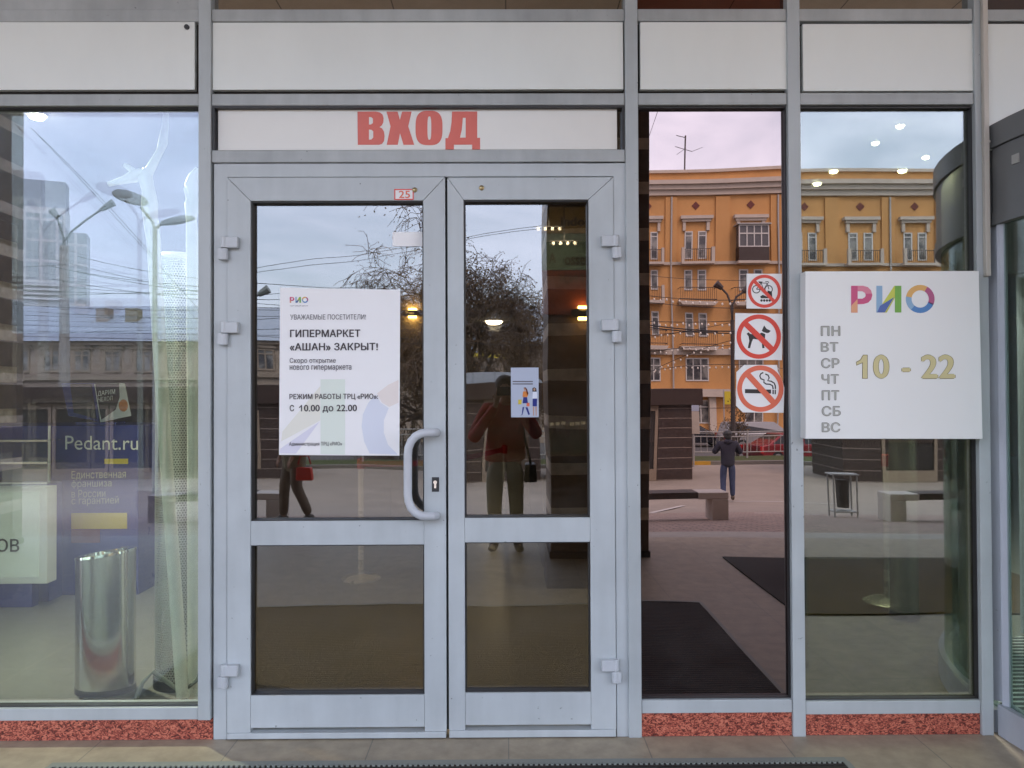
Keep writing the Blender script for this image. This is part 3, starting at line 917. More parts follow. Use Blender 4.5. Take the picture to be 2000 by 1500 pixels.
def hinge(cx, cy, side, parent):
    """rolled two-part hinge; side -1 = plate of the leaf on the right of the pin"""
    p = ray(cx, cy, 0.0)
    r = 0.0165
    mbh = MB()
    mbh.tube([(p.x, -0.022, p.z + 0.001), (p.x, -0.022, p.z + 0.052)], r, 16)
    mbh.tube([(p.x, -0.022, p.z - 0.052), (p.x, -0.022, p.z - 0.001)], r, 16)
    s = -side
    a, b = sorted((p.x, p.x + s * 0.062)); mbh.box(a, b, -0.036, -0.006, p.z + 0.001, p.z + 0.05)
    a, b = sorted((p.x, p.x - s * 0.026)); mbh.box(a, b, -0.034, 0.001, p.z - 0.05, p.z - 0.001)
    mbh.build('hinge', M['hinge'], parent, smooth=True, bevel=0.003)


for c in (487, 652, 1317): hinge(442, c, -1, LL)
for c in (484, 647, 1307): hinge(1200.5, c, 1, LR)
# pull handle
hp = []
for (px, py, Y) in ((853, 845, -0.006), (851, 845, -0.045), (845, 845, -0.066), (832, 845, -0.075), (822, 847, -0.077), (812, 852, -0.078), (803, 862, -0.078), (798, 875, -0.078), (796.5, 890, -0.078), (796.5, 965, -0.078), (798, 979, -0.078), (803, 992, -0.078), (812, 1002, -0.078), (822, 1007, -0.077), (832, 1008, -0.075), (845, 1008, -0.066), (851, 1007, -0.045), (853, 1007, -0.006)):
    q = ray(px, py, Y); hp.append((q.x, Y, q.z))
MB().tube(hp, 0.0185, 18).build('pull_handle', M['handle'], LL, smooth=True)
lk = pbox(MB(), 843.5, 932, 857.5, 960.5, -0.010, -0.006).build('lock_plate', M['gasket'], LL, bevel=0.002)
q = ray(850, 942, -0.01)
MB().tube([(q.x, -0.010, q.z), (q.x, -0.0135, q.z)], 0.0085, 14).box(q.x - 0.0045, q.x + 0.0045, -0.0125, -0.010, q.z - 0.026, q.z - 0.008).build('cylinder', M['chrome'], lk)
for par, px, py in ((LL, 810, 371), (LR, 940.5, 367)):
    q = ray(px, py, -0.006)
    MB().lathe([(0.012, 0), (0.011, 0.004), (0.005, 0.007)], n=14).build('screw_cap', M['brass'], par, smooth=True, loc=(q.x, -0.006, q.z)).rotation_euler = (PI / 2, 0, 0)
q = ray(873, 486, 0)
n25 = thing('number_sticker', 'small white sticker with a red rim and the number 25 on the door top', 'sticker')
pbox(MB(), 770, 369, 808, 390.5, -0.0072, -0.0062).build('backing', M['sred'], n25)
pbox(MB(), 772.3, 371.3, 805.7, 388.2, -0.0078, -0.0074).build('face', M['white'], n25)
text('25', 779, 372.5, 801, 387, -0.0079, M['sredw'], n25, bold=0.02)

# ------------------------------------------------------------------ poster on the left leaf
po = thing('poster', 'white poster with dark printed notice taped to the left door leaf', 'poster')
py_ = G - 0.003
pm = MB()
pts = [ray(*c, py_) for c in ((547, 561.5), (781.5, 566), (780, 890), (545, 888.5))]
pm.prism([(p.x, p.z) for p in pts], py_, py_ + 0.002)
pm.build('sheet', M['paper'], po)


def U7(c): return [(530 + u / 4.167, 550 + v / 4.167) for u, v in c]


wm = {'wg': (0.72, 0.79, 0.72), 'wy': (0.78, 0.775, 0.70), 'wv': (0.70, 0.695, 0.80), 'wb': (0.68, 0.72, 0.82), 'wo': (0.80, 0.735, 0.70)}
for k, c in wm.items(): M[k] = mat('pale_tint_' + k, c, 0.5)
yb = py_ - 0.0002
shape('watermark', [U7([(400, 795), (600, 795), (600, 1410), (400, 1405)])], yb, M['wg'], po, 0.0002)
shape('watermark', [U7([(398, 850), (398, 1130), (80, 1300), (90, 1220)])], yb, M['wy'], po, 0.0002)
shape('watermark', [U7([(392, 1140), (200, 1400), (68, 1398), (72, 1360)])], yb, M['wv'], po, 0.0002)
shape('watermark', [U7([(1035, 800), (950, 840), (860, 910), (900, 985), (960, 1020), (1035, 985)])], yb, M['wo'], po, 0.0002)
shape('watermark', [U7([(850, 920), (790, 985), (745, 1080), (735, 1180), (755, 1300), (800, 1400), (1030, 1408), (950, 1330), (915, 1230), (915, 1130), (955, 1030), (890, 985)])], yb, M['wb'], po, 0.0002)


def ptext(s, u0, v0, u1, v1, bold, m):
    text(s, 530 + u0 / 4.167, 550 + v0 / 4.167, 530 + u1 / 4.167, 550 + v1 / 4.167, py_ - 0.0006, m, po, bold * 1.3, 0.0015)


ptext('ТОРГОВЫЙ ЦЕНТР', 150, 191, 300, 204, 0, M['ink2'])
ptext('УВАЖАЕМЫЕ ПОСЕТИТЕЛИ!', 155, 268, 770, 310, 0.0, M['ink2'])
ptext('ГИПЕРМАРКЕТ', 152, 392, 725, 453, 0.022, M['ink'])
ptext('«АШАН» ЗАКРЫТ!', 150, 500, 868, 562, 0.022, M['ink'])
ptext('Скоро открытие', 150, 622, 525, 672, 0.006, M['ink2'])
ptext('нового гипермаркета', 150, 682, 652, 732, 0.006, M['ink2'])
ptext('РЕЖИМ РАБОТЫ ТРЦ «РИО»:', 148, 914, 868, 966, 0.016, M['ink'])
ptext('С', 150, 1003, 186, 1056, 0.016, M['ink'])
shape('lettering', [U7([(224, 1021), (236, 1014), (242, 1004), (250, 1004), (250, 1056), (241, 1056), (241, 1021), (226, 1029)])], py_ - 0.0007, M['ink'], po, 0.0003)
ptext('0.00 до 22.00', 266, 1003, 697, 1068, 0.016, M['ink'])
ptext('Администрация ТРЦ «РИО»', 145, 1305, 576, 1343, 0.008, M['ink2'])

LOGO = {'mg': (0.56, 0.075, 0.20), 'mp': (0.66, 0.21, 0.30), 'or': (0.72, 0.36, 0.20), 'lb': (0.25, 0.42, 0.60), 'db': (0.07, 0.13, 0.38), 'gr': (0.16, 0.40, 0.06), 'ye': (0.55, 0.58, 0.08), 'bl': (0.07, 0.22, 0.50), 'oy': (0.70, 0.40, 0.12), 'pu': (0.42, 0.09, 0.22)}
for k, c in LOGO.items(): M['lg_' + k] = mat('logo_' + k, c, 0.45)


def logo(fn, Y, parent, dep, edge=True):
    """three coloured letters made of facets, design units of the hours sign"""
    P = 'logo_letter'
    sh = lambda cs, k: shape(P, [fn(c) for c in cs], Y, M['lg_' + k], parent, dep)
    pout = [(952, 182), (1040, 182), (1075, 192), (1098, 215), (1108, 250), (1100, 282), (1078, 306), (1045, 316), (1000, 318), (1000, 380), (952, 380)]
    hole = [(1000, 222), (1035, 222), (1055, 235), (1060, 250), (1055, 265), (1035, 277), (1000, 277)]
    sh([pout, hole], 'mg')
    Y2 = Y - dep * 1.2
    s2 = lambda cs, k: shape(P, [fn(c) for c in cs], Y2, M['lg_' + k], parent, dep)
    s3 = lambda cs, k: shape(P, [fn(c) for c in cs], Y2 - dep * 1.2, M['lg_' + k], parent, dep)
    s2([[(1000, 183), (1040, 183), (1074, 193), (1097, 216), (1104, 240), (1058, 240), (1050, 230), (1035, 222), (1000, 222)]], 'mp')
    s2([[(953, 330), (999, 280), (999, 379), (953, 379)]], 'or')
    
    sh([[(1138, 182), (1182, 182), (1182, 315), (1182, 379), (1138, 379)]], 'lb')
    sh([[(1182, 315), (1270, 182), (1322, 182), (1322, 200), (1275, 270), (1215, 379), (1182, 379)]], 'ye')
    s2([[(1275, 182), (1322, 182), (1322, 379), (1275, 379)]], 'gr')
    s3([[(1145, 378), (1165, 330), (1270, 265), (1200, 378)]], 'db')
    for a0, a1, k in ((20, 130, 'bl'), (130, 190, 'lb'), (190, 300, 'oy'), (300, 385, 'pu')):
        o_, i_ = [], []
        for q in range(9):
            a = math.radians(a0 + (a1 - a0) * q / 8)
            o_.append((1461 + 106 * math.cos(a), 279 + 104 * math.sin(a))); i_.append((1461 + 64 * math.cos(a), 279 + 64 * math.sin(a)))
        sh([o_ + i_[::-1]], k)


logo(lambda c: [(566 + (u - 952) * 36 / 615, 579.5 + (v - 175) * 12 / 207) for u, v in c], py_ - 0.0006, po, 0.0006)

# papers behind the glass
tag(pbox(MB(), 767, 453, 826, 481, G - 0.003, G - 0.001).build('paper_note', M['paper'], None), 'blank white paper stuck to the left door glass near its top', 'paper')
p2 = thing('poster', 'small pale blue poster of two walking women on the glass of the right door leaf', 'poster')
yq = G - 0.003
pbox(MB(), 998, 718, 1052, 815, yq, yq + 0.002).build('sheet', M['poster_blue'], p2)


def U4(c): return [(980 + u / 11.53, 700 + v / 11.53) for u, v in c]


for nm, c, k in (('figure_top', [(485, 740), (560, 740), (600, 800), (575, 870), (470, 870), (475, 780)], 'orange'), ('figure_hair', [(490, 660), (535, 650), (570, 690), (600, 790), (570, 830), (545, 720), (505, 690)], 'dkred'),
                 ('figure_skirt', [(485, 875), (570, 875), (590, 1010), (470, 1010)], 'blue'), ('figure_leg', [(468, 1100), (510, 1090), (465, 1270), (420, 1290), (450, 1260)], 'blue'), ('figure_leg', [(530, 1100), (580, 1100), (635, 1260), (600, 1275)], 'blue'),
                 ('figure_top', [(700, 750), (790, 750), (795, 905), (690, 905)], 'wb'), ('figure_hair', [(690, 670), (730, 650), (775, 670), (785, 750), (690, 750)], 'black'), ('figure_skirt', [(695, 905), (795, 905), (790, 1080), (695, 1080)], 'blue'),
                 ('figure_leg', [(700, 1085), (730, 1085), (725, 1290), (705, 1290)], 'skin'), ('figure_leg', [(755, 1085), (785, 1085), (785, 1290), (765, 1290)], 'skin'), ('figure_bag', [(370, 930), (450, 930), (445, 1035), (370, 1035)], 'yellow'), ('figure_bag', [(560, 1000), (625, 1000), (625, 1080), (555, 1075)], 'sredw')):
    shape(nm, [U4(c)], yq - 0.0004, M[k], p2, 0.0004)
for (u, v, r) in ((518, 700, 22), (735, 700, 24)):
    shape('figure_face', [U4(circ(u, v, r, r * 1.3, 14))], yq - 0.0008, M['skin'], p2, 0.0004)
for v in (520, 575):
    shape('text_line', [U4([(245, v - 12), (700, v - 12), (700, v + 12), (245, v + 12)])], yq - 0.0004, M['ink2'], p2, 0.0004)

# ------------------------------------------------------------------ prohibition stickers on the pink window
ys_ = G - 0.0012


def sticker(label, outline, fn, ring, slash, red, black, strokes=()):
    s = thing('prohibition_sticker', label, 'sticker', group='prohibition stickers on the window')
    shape('backing', [fn(outline)], ys_, M['white'], s, 0.0008)
    for c in black: shape('pictogram', [fn(k) for k in c], ys_ - 0.001, M['black'], s, 0.0003)
    for pts, w in strokes: shape('pictogram', [fn(band(pts, w))], ys_ - 0.001, M['black'], s, 0.0003)
    (cx, cy, R, r) = ring
    shape('ring', [fn(circ(cx, cy, R, n=64)), fn(circ(cx, cy, r, n=56))], ys_ - 0.0016, M[red], s, 0.0003)
    shape('slash', [fn(band(slash[:2], slash[2]))], ys_ - 0.0022, M[red], s, 0.0003)
    return s


U1 = lambda c: [(1410 + u / 7.893, 520 + v / 7.893) for u, v in c]
U2 = lambda c: [(1410 + u / 7.893, 690 + v / 7.893) for u, v in c]
wheel = lambda cx: [circ(cx, 355, 64, n=28), circ(cx, 355, 50, n=24)]
sticker('topmost square sticker forbidding bicycles and roller skates', [(380, 115), (922, 118), (920, 657), (378, 652)], U1, (655, 385, 255, 206), ((497, 228), (805, 542), 52), 'sred',
        [wheel(530), wheel(720), [[(590, 465), (630, 440), (692, 468), (705, 372), (770, 392), (776, 482), (745, 494), (600, 494)]], [[(560, 232), (628, 238), (615, 260), (575, 262)]]] + [[circ(610 + 42 * k, 528, 19, n=14)] for k in range(4)],
        [([(530, 355), (606, 258), (700, 262), (724, 355)], 13), ([(604, 258), (645, 356), (702, 262)], 13), ([(535, 355), (645, 356)], 13), ([(668, 240), (712, 236), (722, 262)], 12)])
sticker('middle square sticker forbidding dogs', [(205, 722), (932, 735), (925, 1447), (195, 1440)], U1, (568, 1085, 342, 274), ((345, 868), (792, 1300), 86), 'sred',
        [[[(380, 1040), (410, 1018), (440, 1045), (560, 1047), (615, 1022), (668, 1045), (662, 1140), (645, 1200), (657, 1262), (622, 1262), (612, 1150), (560, 1132), (482, 1120), (460, 1165), (434, 1262), (398, 1262), (422, 1150), (410, 1080)]],
         [[(614, 996), (650, 912), (690, 965), (752, 995), (725, 1026), (690, 1030), (640, 1015)]]])
sticker('lowest faded sticker with cut corners forbidding smoking', [(225, 290), (300, 220), (345, 180), (850, 180), (860, 270), (930, 420), (962, 530), (950, 918), (320, 910), (215, 805)], U2, (593, 545, 358, 284), ((385, 312), (812, 776), 90), 'sredw',
        [[[(355, 552), (758, 560), (758, 622), (355, 615)]], [[(778, 562), (800, 562), (800, 630), (778, 630)]], [[(812, 562), (832, 562), (832, 632), (812, 632)]]],
        [([(638, 296), (600, 315), (584, 350), (600, 392), (650, 412), (646, 448), (680, 474), (740, 478), (780, 500), (790, 552)], 20), ([(668, 320), (712, 338), (728, 380), (706, 422), (760, 432), (805, 460), (822, 500), (824, 552)], 20)])

# ------------------------------------------------------------------ opening hours sign
hs = thing('hours_sign', 'white box sign with opening hours and a coloured three letter logo', 'sign')
yf = -0.075
pts = [ray(*c, yf) for c in ((1573, 530), (1912, 529), (1919.5, 857.5), (1573.5, 857))]
MB().prism([(p.x, p.z) for p in pts], yf, -0.013).build('sign_box', M['signwhite'], hs, bevel=0.002)


def U8(c): return [(1410 + u / 3.774, 510 + v / 3.774) for u, v in c]


logo(U8, yf - 0.0005, hs, 0.0008)
for s, u0, v0, u1, v1 in (('ПН', 728, 478, 872, 552), ('ВТ', 728, 598, 858, 668), ('СР', 730, 715, 866, 790), ('ЧТ', 733, 834, 862, 905), ('ПТ', 735, 952, 865, 1026), ('СБ', 735, 1068, 876, 1143), ('ВС', 735, 1188, 872, 1262)):
    q = U8([(u0, v0), (u1, v1)])
    text(s, *q[0], *q[1], yf - 0.0004, M['engrave_dk'], hs, 0.034, 0.001)
    text(s, q[0][0] + 0.9, q[0][1] + 0.9, q[1][0] - 0.9, q[1][1] - 0.9, yf - 0.0024, M['engrave'], hs, 0.010, 0.001)
for s, u0, v0, u1, v1 in (('0', 1113, 688, 1235, 868), ('-', 1322, 785, 1392, 818), ('22', 1465, 688, 1722, 868)):
    q = U8([(u0, v0), (u1, v1)])
    text(s, *q[0], *q[1], yf - 0.0004, M['gold_dk'], hs, 0.045, 0.001)
    text(s, q[0][0] + 0.9, q[0][1] + 0.9, q[1][0] - 0.9, q[1][1] - 0.9, yf - 0.0026, M['gold'], hs, 0.03, 0.001)

one = [(988, 742), (1018, 728), (1040, 690), (1074, 690), (1074, 867), (1034, 867), (1034, 752), (990, 770)]
shape('lettering', [U8(one)], yf - 0.0008, M['gold_dk'], hs, 0.0008)
shape('lettering', [U8([(993, 746), (1021, 732), (1043, 694), (1070, 694), (1070, 863), (1038, 863), (1038, 746), (993, 764)])], yf - 0.003, M['gold'], hs, 0.0008)

# ------------------------------------------------------------------ right of the last mullion: trunk, wall, revolving drum
tr = thing('cable_trunk', 'thin beige cable trunk running down the right mullion', 'cable trunk')
MB().box(p4r - 0.026, p4r - 0.003, -0.035, -0.0125, Z_(541, 1920), ZT).build('cover', M['strip'], tr, bevel=0.003)
MB().box(p4r - 0.028, p4r - 0.001, -0.037, -0.011, Z_(283, 1920), Z_(279, 1920)).build('joint_clip', M['strip'], tr)
wl_ = MB()
wl_.box(p4r + 0.002, 9.5, 0.004, 0.09, 2.62, Z_(46, 1960)).build('cladding_panel', M['panel'], front)
MB().box(p4r + 0.002, 9.5, -0.004, 0.09, Z_(41.5, 1960), Z_(19, 1960)).build('transom', M['alu_up'], front, bevel=0.003)
MB().box(p4r + 0.002, 9.5, 0.01, 0.09, Z_(46, 1960) + 0.001, Z_(41.5, 1960) - 0.001).build('panel_backing', M['gap'], front)
MB().box(p4r + 0.002, 9.5, 0.02, 0.09, Z_(19, 1960) + 0.001, ZT).build('cladding_panel', M['dkbrown'], front)

RC, RR = Vector((p4r + 0.03 + 1.5, 0.0)), 1.5


def arc(r, a0, a1, n): return [(RC.x + r * math.cos(a0 + (a1 - a0) * k / n), RC.y + r * math.sin(a0 + (a1 - a0) * k / n)) for k in range(n + 1)]


def ringwall(mbx, r0, r1, a0, a1, z0, z1, n=40):
    o_, i_ = arc(r1, a0, a1, n), arc(r0, a0, a1, n)
    for k in range(n):
        q = [o_[k], o_[k + 1], i_[k + 1], i_[k]]
        i = len(mbx.v)
        mbx.v += [(x, y, z0) for x, y in q] + [(x, y, z1) for x, y in q]
        for fc in ((0, 1, 5, 4), (2, 3, 7, 6), (0, 3, 2, 1), (4, 5, 6, 7)) + (((3, 0, 4, 7),) if k == 0 else ()) + (((1, 2, 6, 5),) if k == n - 1 else ()):
            mbx.f.append(tuple(i + t for t in fc)); mbx.m.append(mbx.cur)
    return mbx


drum = thing('revolving_door', 'grey round revolving door drum with curved glass at the right edge', 'revolving door')
zf0, zf1, zf2, zf3 = Z_(440, 1945), Z_(415, 1945), Z_(291, 1935), Z_(246, 1930)
A0, A1 = PI - 0.0, PI + 1.15                      # front left quarter
A2, A3 = PI - 0.015, PI - 1.05                    # the part inside
ringwall(MB(), RR - 0.05, RR, PI, PI * 2, zf1 + 0.002, zf2 - 0.003).build('fascia', M['drum'], drum, smooth=True)
ringwall(MB(), RR - 0.05, RR + 0.012, PI, PI * 2, zf2, zf3).build('fascia_cap', M['drum'], drum, smooth=True)
ringwall(MB(), RR - 0.05, RR + 0.006, PI, PI * 2, zf0, zf1).build('header_rail', M['drum'], drum, smooth=True)
ringwall(MB(), 0.02, RR - 0.055, PI, PI * 2, zf2, zf2 + 0.03).build('drum_roof', M['drum'], drum)
ringwall(MB(), RR - 0.06, RR + 0.006, A0, A1, 0.0, 0.135).build('base_rail', M['drum_l'], drum, smooth=True)
ringwall(MB(), RR - 0.06, RR + 0.006, A3, A2, 0.0, 0.10).build('base_rail', M['drum_l'], drum, smooth=True)
ringwall(MB(), RR - 0.06, RR + 0.006, 0, PI - 0.015, zf0, zf2).build('header_rail', M['drum'], drum, smooth=True)
ringwall(MB(), RR - 0.030, RR - 0.022, A0 + 0.02, A1 - 0.02, 0.137, zf0 - 0.002).build('curved_glass', GL_DR, drum, smooth=True)
ringwall(MB(), RR - 0.030, RR - 0.022, A3 + 0.02, A2 - 0.02, 0.102, zf0 - 0.002).build('curved_glass', GL_DR, drum, smooth=True)
for a in (A0 + 0.012, A1, A3, PI - 0.03):
    c, s = math.cos(a), math.sin(a)
    MB().tube([(RC.x + (RR - 0.027) * c, (RR - 0.027) * s, 0.0 if False else 0.136), (RC.x + (RR - 0.027) * c, (RR - 0.027) * s, zf0 - 0.001)], 0.024, 4).build('post', M['drum_l'], drum)
for a in (0.35, 0.35 + PI / 2, 0.35 + PI, 0.35 + 1.5 * PI):
    w_ = bpy.data.objects.new('wing', None); COL.objects.link(w_); w_.parent = drum
    w_.location = (RC.x, RC.y, 0); w_.rotation_euler = (0, 0, a)
    b_ = MB(); r_ = RR - 0.07
    b_.box(0.03, r_, -0.018, 0.018, 0.03, 0.16); b_.box(0.03, r_, -0.018, 0.018, zf0 - 0.12, zf0 - 0.02)
    b_.box(r_ - 0.06, r_, -0.018, 0.018, 0.16, zf0 - 0.12); b_.box(0.03, 0.09, -0.018, 0.018, 0.16, zf0 - 0.12)
    b_.build('wing_frame', M['drum_l'], w_)
    MB().box(0.09, r_ - 0.06, -0.003, 0.003, 0.16, zf0 - 0.12).build('wing_glass', GL_C, w_)
pl = MB(); pl.face([(x, y, 0.008) for x, y in arc(RR - 0.062, 0, 2 * PI, 48)[:-1]])
pl.build('floor_mat', M['mat_in'], drum)
q = ray(1941, 330, 0)
MB().box(-0.02, 0.02, -0.002, 0.002, -0.02, 0.02).build('rating_label', M['signside'], drum, loc=(RC.x + (RR + 0.003) * math.cos(PI + 0.10), (RR + 0.003) * math.sin(PI + 0.10), q.z)).rotation_euler = (0, 0, PI / 2 + 0.10)

# ------------------------------------------------------------------ canopy, columns, the mass of the building
can = thing('canopy', 'deep beige panelled canopy over the entrance, mirrored in the top panes', 'canopy')
CH = 4.62
MB().box(-16, 18, -4.6, 0.0, CH, CH + 0.02).build('soffit', M['soffit'], can)
MB().box(-16, 18, -4.72, 0.0, CH + 0.021, CH + 0.6).build('roof_slab', M['mallwall'], can)
for px in (880, 1600):
    v = MB(); p = V(px, 3, -1.75)
    for k in range(5):
        s_ = 0.30 - 0.055 * k
        for (a, b, c, d) in ((-s_, s_, -s_, -s_ + 0.03), (-s_, s_, s_ - 0.03, s_), (-s_, -s_ + 0.03, -s_ + 0.03, s_ - 0.03), (s_ - 0.03, s_, -s_ + 0.03, s_ - 0.03)):
            v.box(p.x + a, p.x + b, -1.75 + c, -1.75 + d, CH - 0.012 - 0.003 * k, CH - 0.001)
    v.build('vent_grille', M['beige'], can)
wallo = thing('shopping_centre', 'upper storeys and side walls of the shopping centre above the canopy', 'building')
MB().box(-30, 34, 0.16, 24, 5.4, 12).build('upper_wall', M['mallwall'], wallo)
MB().box(-30, -5.25, -0.004, 0.3, 0.0, 5.39).build('side_wall', M['mallwall'], wallo)
MB().box(9.5, 34, -0.004, 0.3, 0.0, 5.39).build('side_wall', M['mallwall'], wallo)
MB().box(-5.25, 9.5, 0.0, 0.3, ZT + 0.001, 5.39).build('spandrel', M['alu_up'], wallo)
colw = 0.93
cxs = (V(1073, 900, -3.6).x, V(-91 + 10, 900, -3.6).x - colw)
for x, lb in zip(cxs, ('square canopy column banded in brown and beige granite, mirrored dark beside the door', 'square canopy column banded in brown and beige granite at the far left edge')):
    c_ = thing('canopy_column', lb, 'column', (x + colw / 2, -3.6 - colw / 2, 0), group='canopy columns')
    h = colw / 2
    MB().box(-h, h, -h, h, 0.06, CH - 0.001).build('shaft', M['granite'], c_, bevel=0.006)
    MB().box(-h - 0.012, h + 0.012, -h - 0.012, h + 0.012, 0, 0.058).build('base', M['kiosk'], c_)

# ================================================================== INSIDE
ZC = 3.26
tag(MB().box(-9, 12, 0.10, 18, -0.02, -0.001).build('mall_floor', M['tile_in']), kind='structure')
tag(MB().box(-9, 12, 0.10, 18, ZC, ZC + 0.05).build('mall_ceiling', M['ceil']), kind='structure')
tag(MB().box(-9.2, -9, 0.3, 18, 0, ZC).build('mall_wall', M['wall_in']), kind='structure')
tag(MB().box(12, 12.2, 0.3, 18, 0, ZC).build('mall_wall', M['wall_in']), kind='structure')
tag(MB().box(-9.2, 12.2, 18, 18.2, 0, ZC).build('mall_wall', M['wall_in']), kind='structure')
xq = ray(33, 700, 4.4).x
gp_ = thing('granite_pillar', 'indoor granite pillar banded in brown and beige at the far left edge', 'pillar', (xq - 0.45, 3.95, 0))
MB().box(-0.45, 0.45, -0.45, 0.45, 0, ZC - 0.001).build('shaft', M['granite_in'], gp_, bevel=0.004)
# dark shop unit whose boards are seen through the right leaf
sh_ = thing('shop_unit', 'dark shop inside the mall with stacked ochre, teal and red name boards', 'shop')
YS = 3.3
sx0, sx1 = X_(1058, 600, YS), X_(1420, 600, YS)
MB().box(sx0, sx1, YS + 0.05, YS + 4.0, 0, ZC - 0.001).build('wall', M['dkbrown'], sh_)


def board(y0, y1, m):
    return MB().box(sx0, sx1, YS, YS + 0.049, Z_(y1, 1100, YS), Z_(y0, 1100, YS)).build('name_board', m, sh_)


b1 = board(404, 455, M['ochre']); b2 = board(456, 527, M['teal']); b3 = board(528, 614, M['dkred'])
text('indos', 1095, 424, 1152, 442, YS - 0.001, M['black'], b1, 0.03, 0.004)
text('A', 1072, 494, 1086, 514, YS - 0.001, M['black'], b2, 0.03, 0.004)
text('ossere', 1103, 502, 1162, 518, YS - 0.001, M['black'], b2, 0.03, 0.004)
text('КИТ', 1094, 536, 1146, 553, YS - 0.001, M['dkbrown'], b3, 0.03, 0.004)
ct = thing('shop_counter', 'dark counter in front of the shop unit, crowded with small bottles', 'counter')
MB().box(X_(1066, 800, 2.6), X_(1330, 800, 2.6), 2.6, 3.0, 0, 1.0).build('base', M['dkbrown'], ct)
MB().box(X_(1064, 800, 2.6), X_(1332, 800, 2.6), 2.57, 3.03, 1.001, 1.04).build('top', M['kiosk'], ct)
bt = thing('bottle', 'small glass bottle standing on the dark shop counter', 'bottle', group='bottles on the shop counter')
MB().lathe([(0.035, 0), (0.036, 0.12), (0.014, 0.17), (0.013, 0.23)], n=10).build('body', GL_C, bt, smooth=True)
MB().lathe([(0.016, 0.231), (0.016, 0.255)], n=10).build('cap', M['white'], bt, smooth=True)
for k in range(9):
    o = bt if k == 0 else copy_tree(bt)
    o.location = (X_(1076 + 13 * k, 760, 2.75), 2.68 + 0.1 * (k % 3), 1.041)

for lb, px, py in (('short rail of four white spot lamps under the ochre board', 1072, 448), ('short rail of four white spot lamps under the teal board', 1102, 476)):
    Yr = YS - 0.45
    p = ray(px, py, Yr)
    sr = thing('spot_rail', lb, 'lamp', (p.x, Yr, p.z), group='spot rails of the dark shop')
    MB().box(-0.12, 0.12, -0.01, 0.01, 0.017, 0.027).build('rail', M['gasket'], sr)
    MB().box(-0.005, 0.005, -0.005, 0.005, 0.028, ZC - p.z - 0.001).build('hanger', M['gasket'], sr)
    for k in range(4):
        MB().lathe([(0.006, -0.012), (0.013, -0.008), (0.013, 0.016)], n=12).build('spot', M['glow_s'], sr, smooth=True, loc=(-0.09 + 0.06 * k, 0, 0))
    la = bpy.data.lights.new('lamp', 'AREA'); la.size = 0.2; la.energy = 0.6; la.color = (1, 0.95, 0.85)
    lo = bpy.data.objects.new('lamp', la); lo.location = (0, -0.1, 0.0); lo.rotation_euler = (0.9, 0, 0); lo.parent = sr
    COL.objects.link(lo)
o = MB().box(X_(1400, 1100, 2.5), X_(2060, 1100, 2.5), 1.82, 3.55, 0.0, 0.012).build('entrance_mat', M['mat_added'])  # added indoors: its dark brown imitates the reflection of the terrace mat
tag(o, 'brown ribbed mat added on the mall floor, standing in for the dark reflection in the right window', 'mat')

# ceiling downlights: disc, rim and the lamp itself
LABEL_LIGHT = {}


def downlight(px, py, label, r=0.12, power=22, emit='glow', tilt=0.0):
    p = None
    d = ROT @ Vector(((px - 1000) / FPX, (750 - py) / FPX, -1))
    p = CAM + d * ((ZC - 0.02 - CAM.z) / d.z)
    t = thing('ceiling_light', label, 'ceiling light', (p.x, p.y, ZC), group='round ceiling lights inside')
    MB().lathe([(r * 1.25, -0.012), (r * 1.25, -0.001)], n=24).build('rim', M['white'], t, smooth=True)
    MB().lathe([(r * 0.55, -0.02 - 0.35 * r), (r * 0.9, -0.02 - 0.2 * r), (r, -0.013)], n=24).build('lamp_disc', M[emit], t, smooth=True)
    la = bpy.data.lights.new('lamp', 'AREA'); la.shape = 'DISK'; la.size = r * 2; la.energy = power; la.color = (1, 0.93, 0.80)
    lo = bpy.data.objects.new('lamp', la); lo.location = (0, 0, -0.03 - 0.4 * r); lo.parent = t
    lo.rotation_euler = (0, -tilt, 0)
    if tilt: la.spread = 1.85
    COL.objects.link(lo)
    return t


downlight(72, 228, 'round ceiling light glowing at the upper left corner of the left window', 0.045, 20, tilt=0.6)
downlight(965, 628, 'bright oval ceiling light seen through the right door leaf', 0.20, 6)
for px, py, lb in ((1758, 248, 'round ceiling light highest in the right window, near its middle'), (1710, 281, 'round ceiling light second from the top of the right window'), (1808, 309, 'round ceiling light nearest the drum in the right window'),
                   (1628, 336, 'round ceiling light low at the left of the right window just over the mirrored roof'), (1762, 335, 'round ceiling light just over the mirrored roof, below the highest one'), (1596, 360, 'round ceiling light with a warm halo in the mirrored roof of the ochre house')):
    downlight(px, py, lb, 0.024 if py < 320 else 0.032, 7)
# wall lamps
for px, lb in ((1140, 'amber up and down wall lamp seen at the right edge of the right door leaf'), (806, 'amber up and down wall lamp seen beside the poster in the left door leaf')):
    Yw = YS - 0.022 if px > 1000 else 6.2
    p = ray(px, 612, Yw)
    w_ = thing('wall_lamp', lb, 'wall lamp', (p.x, Yw, p.z), group='amber wall lamps')
    MB().box(-0.11, 0.11, -0.06, 0.02, -0.035, 0.035).build('housing', M['gasket'], w_, bevel=0.004)
    MB().box(-0.05, 0.05, -0.04, 0.0, 0.036, 0.06).build('lamp_glass', M['glow_y'], w_)
    MB().box(-0.05, 0.05, -0.04, 0.0, -0.06, -0.036).build('lamp_glass', M['glow_y'], w_)
    if px < 1000: MB().box(-0.28, 0.28, 0.021, 0.5, -p.z, ZC - p.z - 0.002).build('pilaster', M['wall_in'], w_)


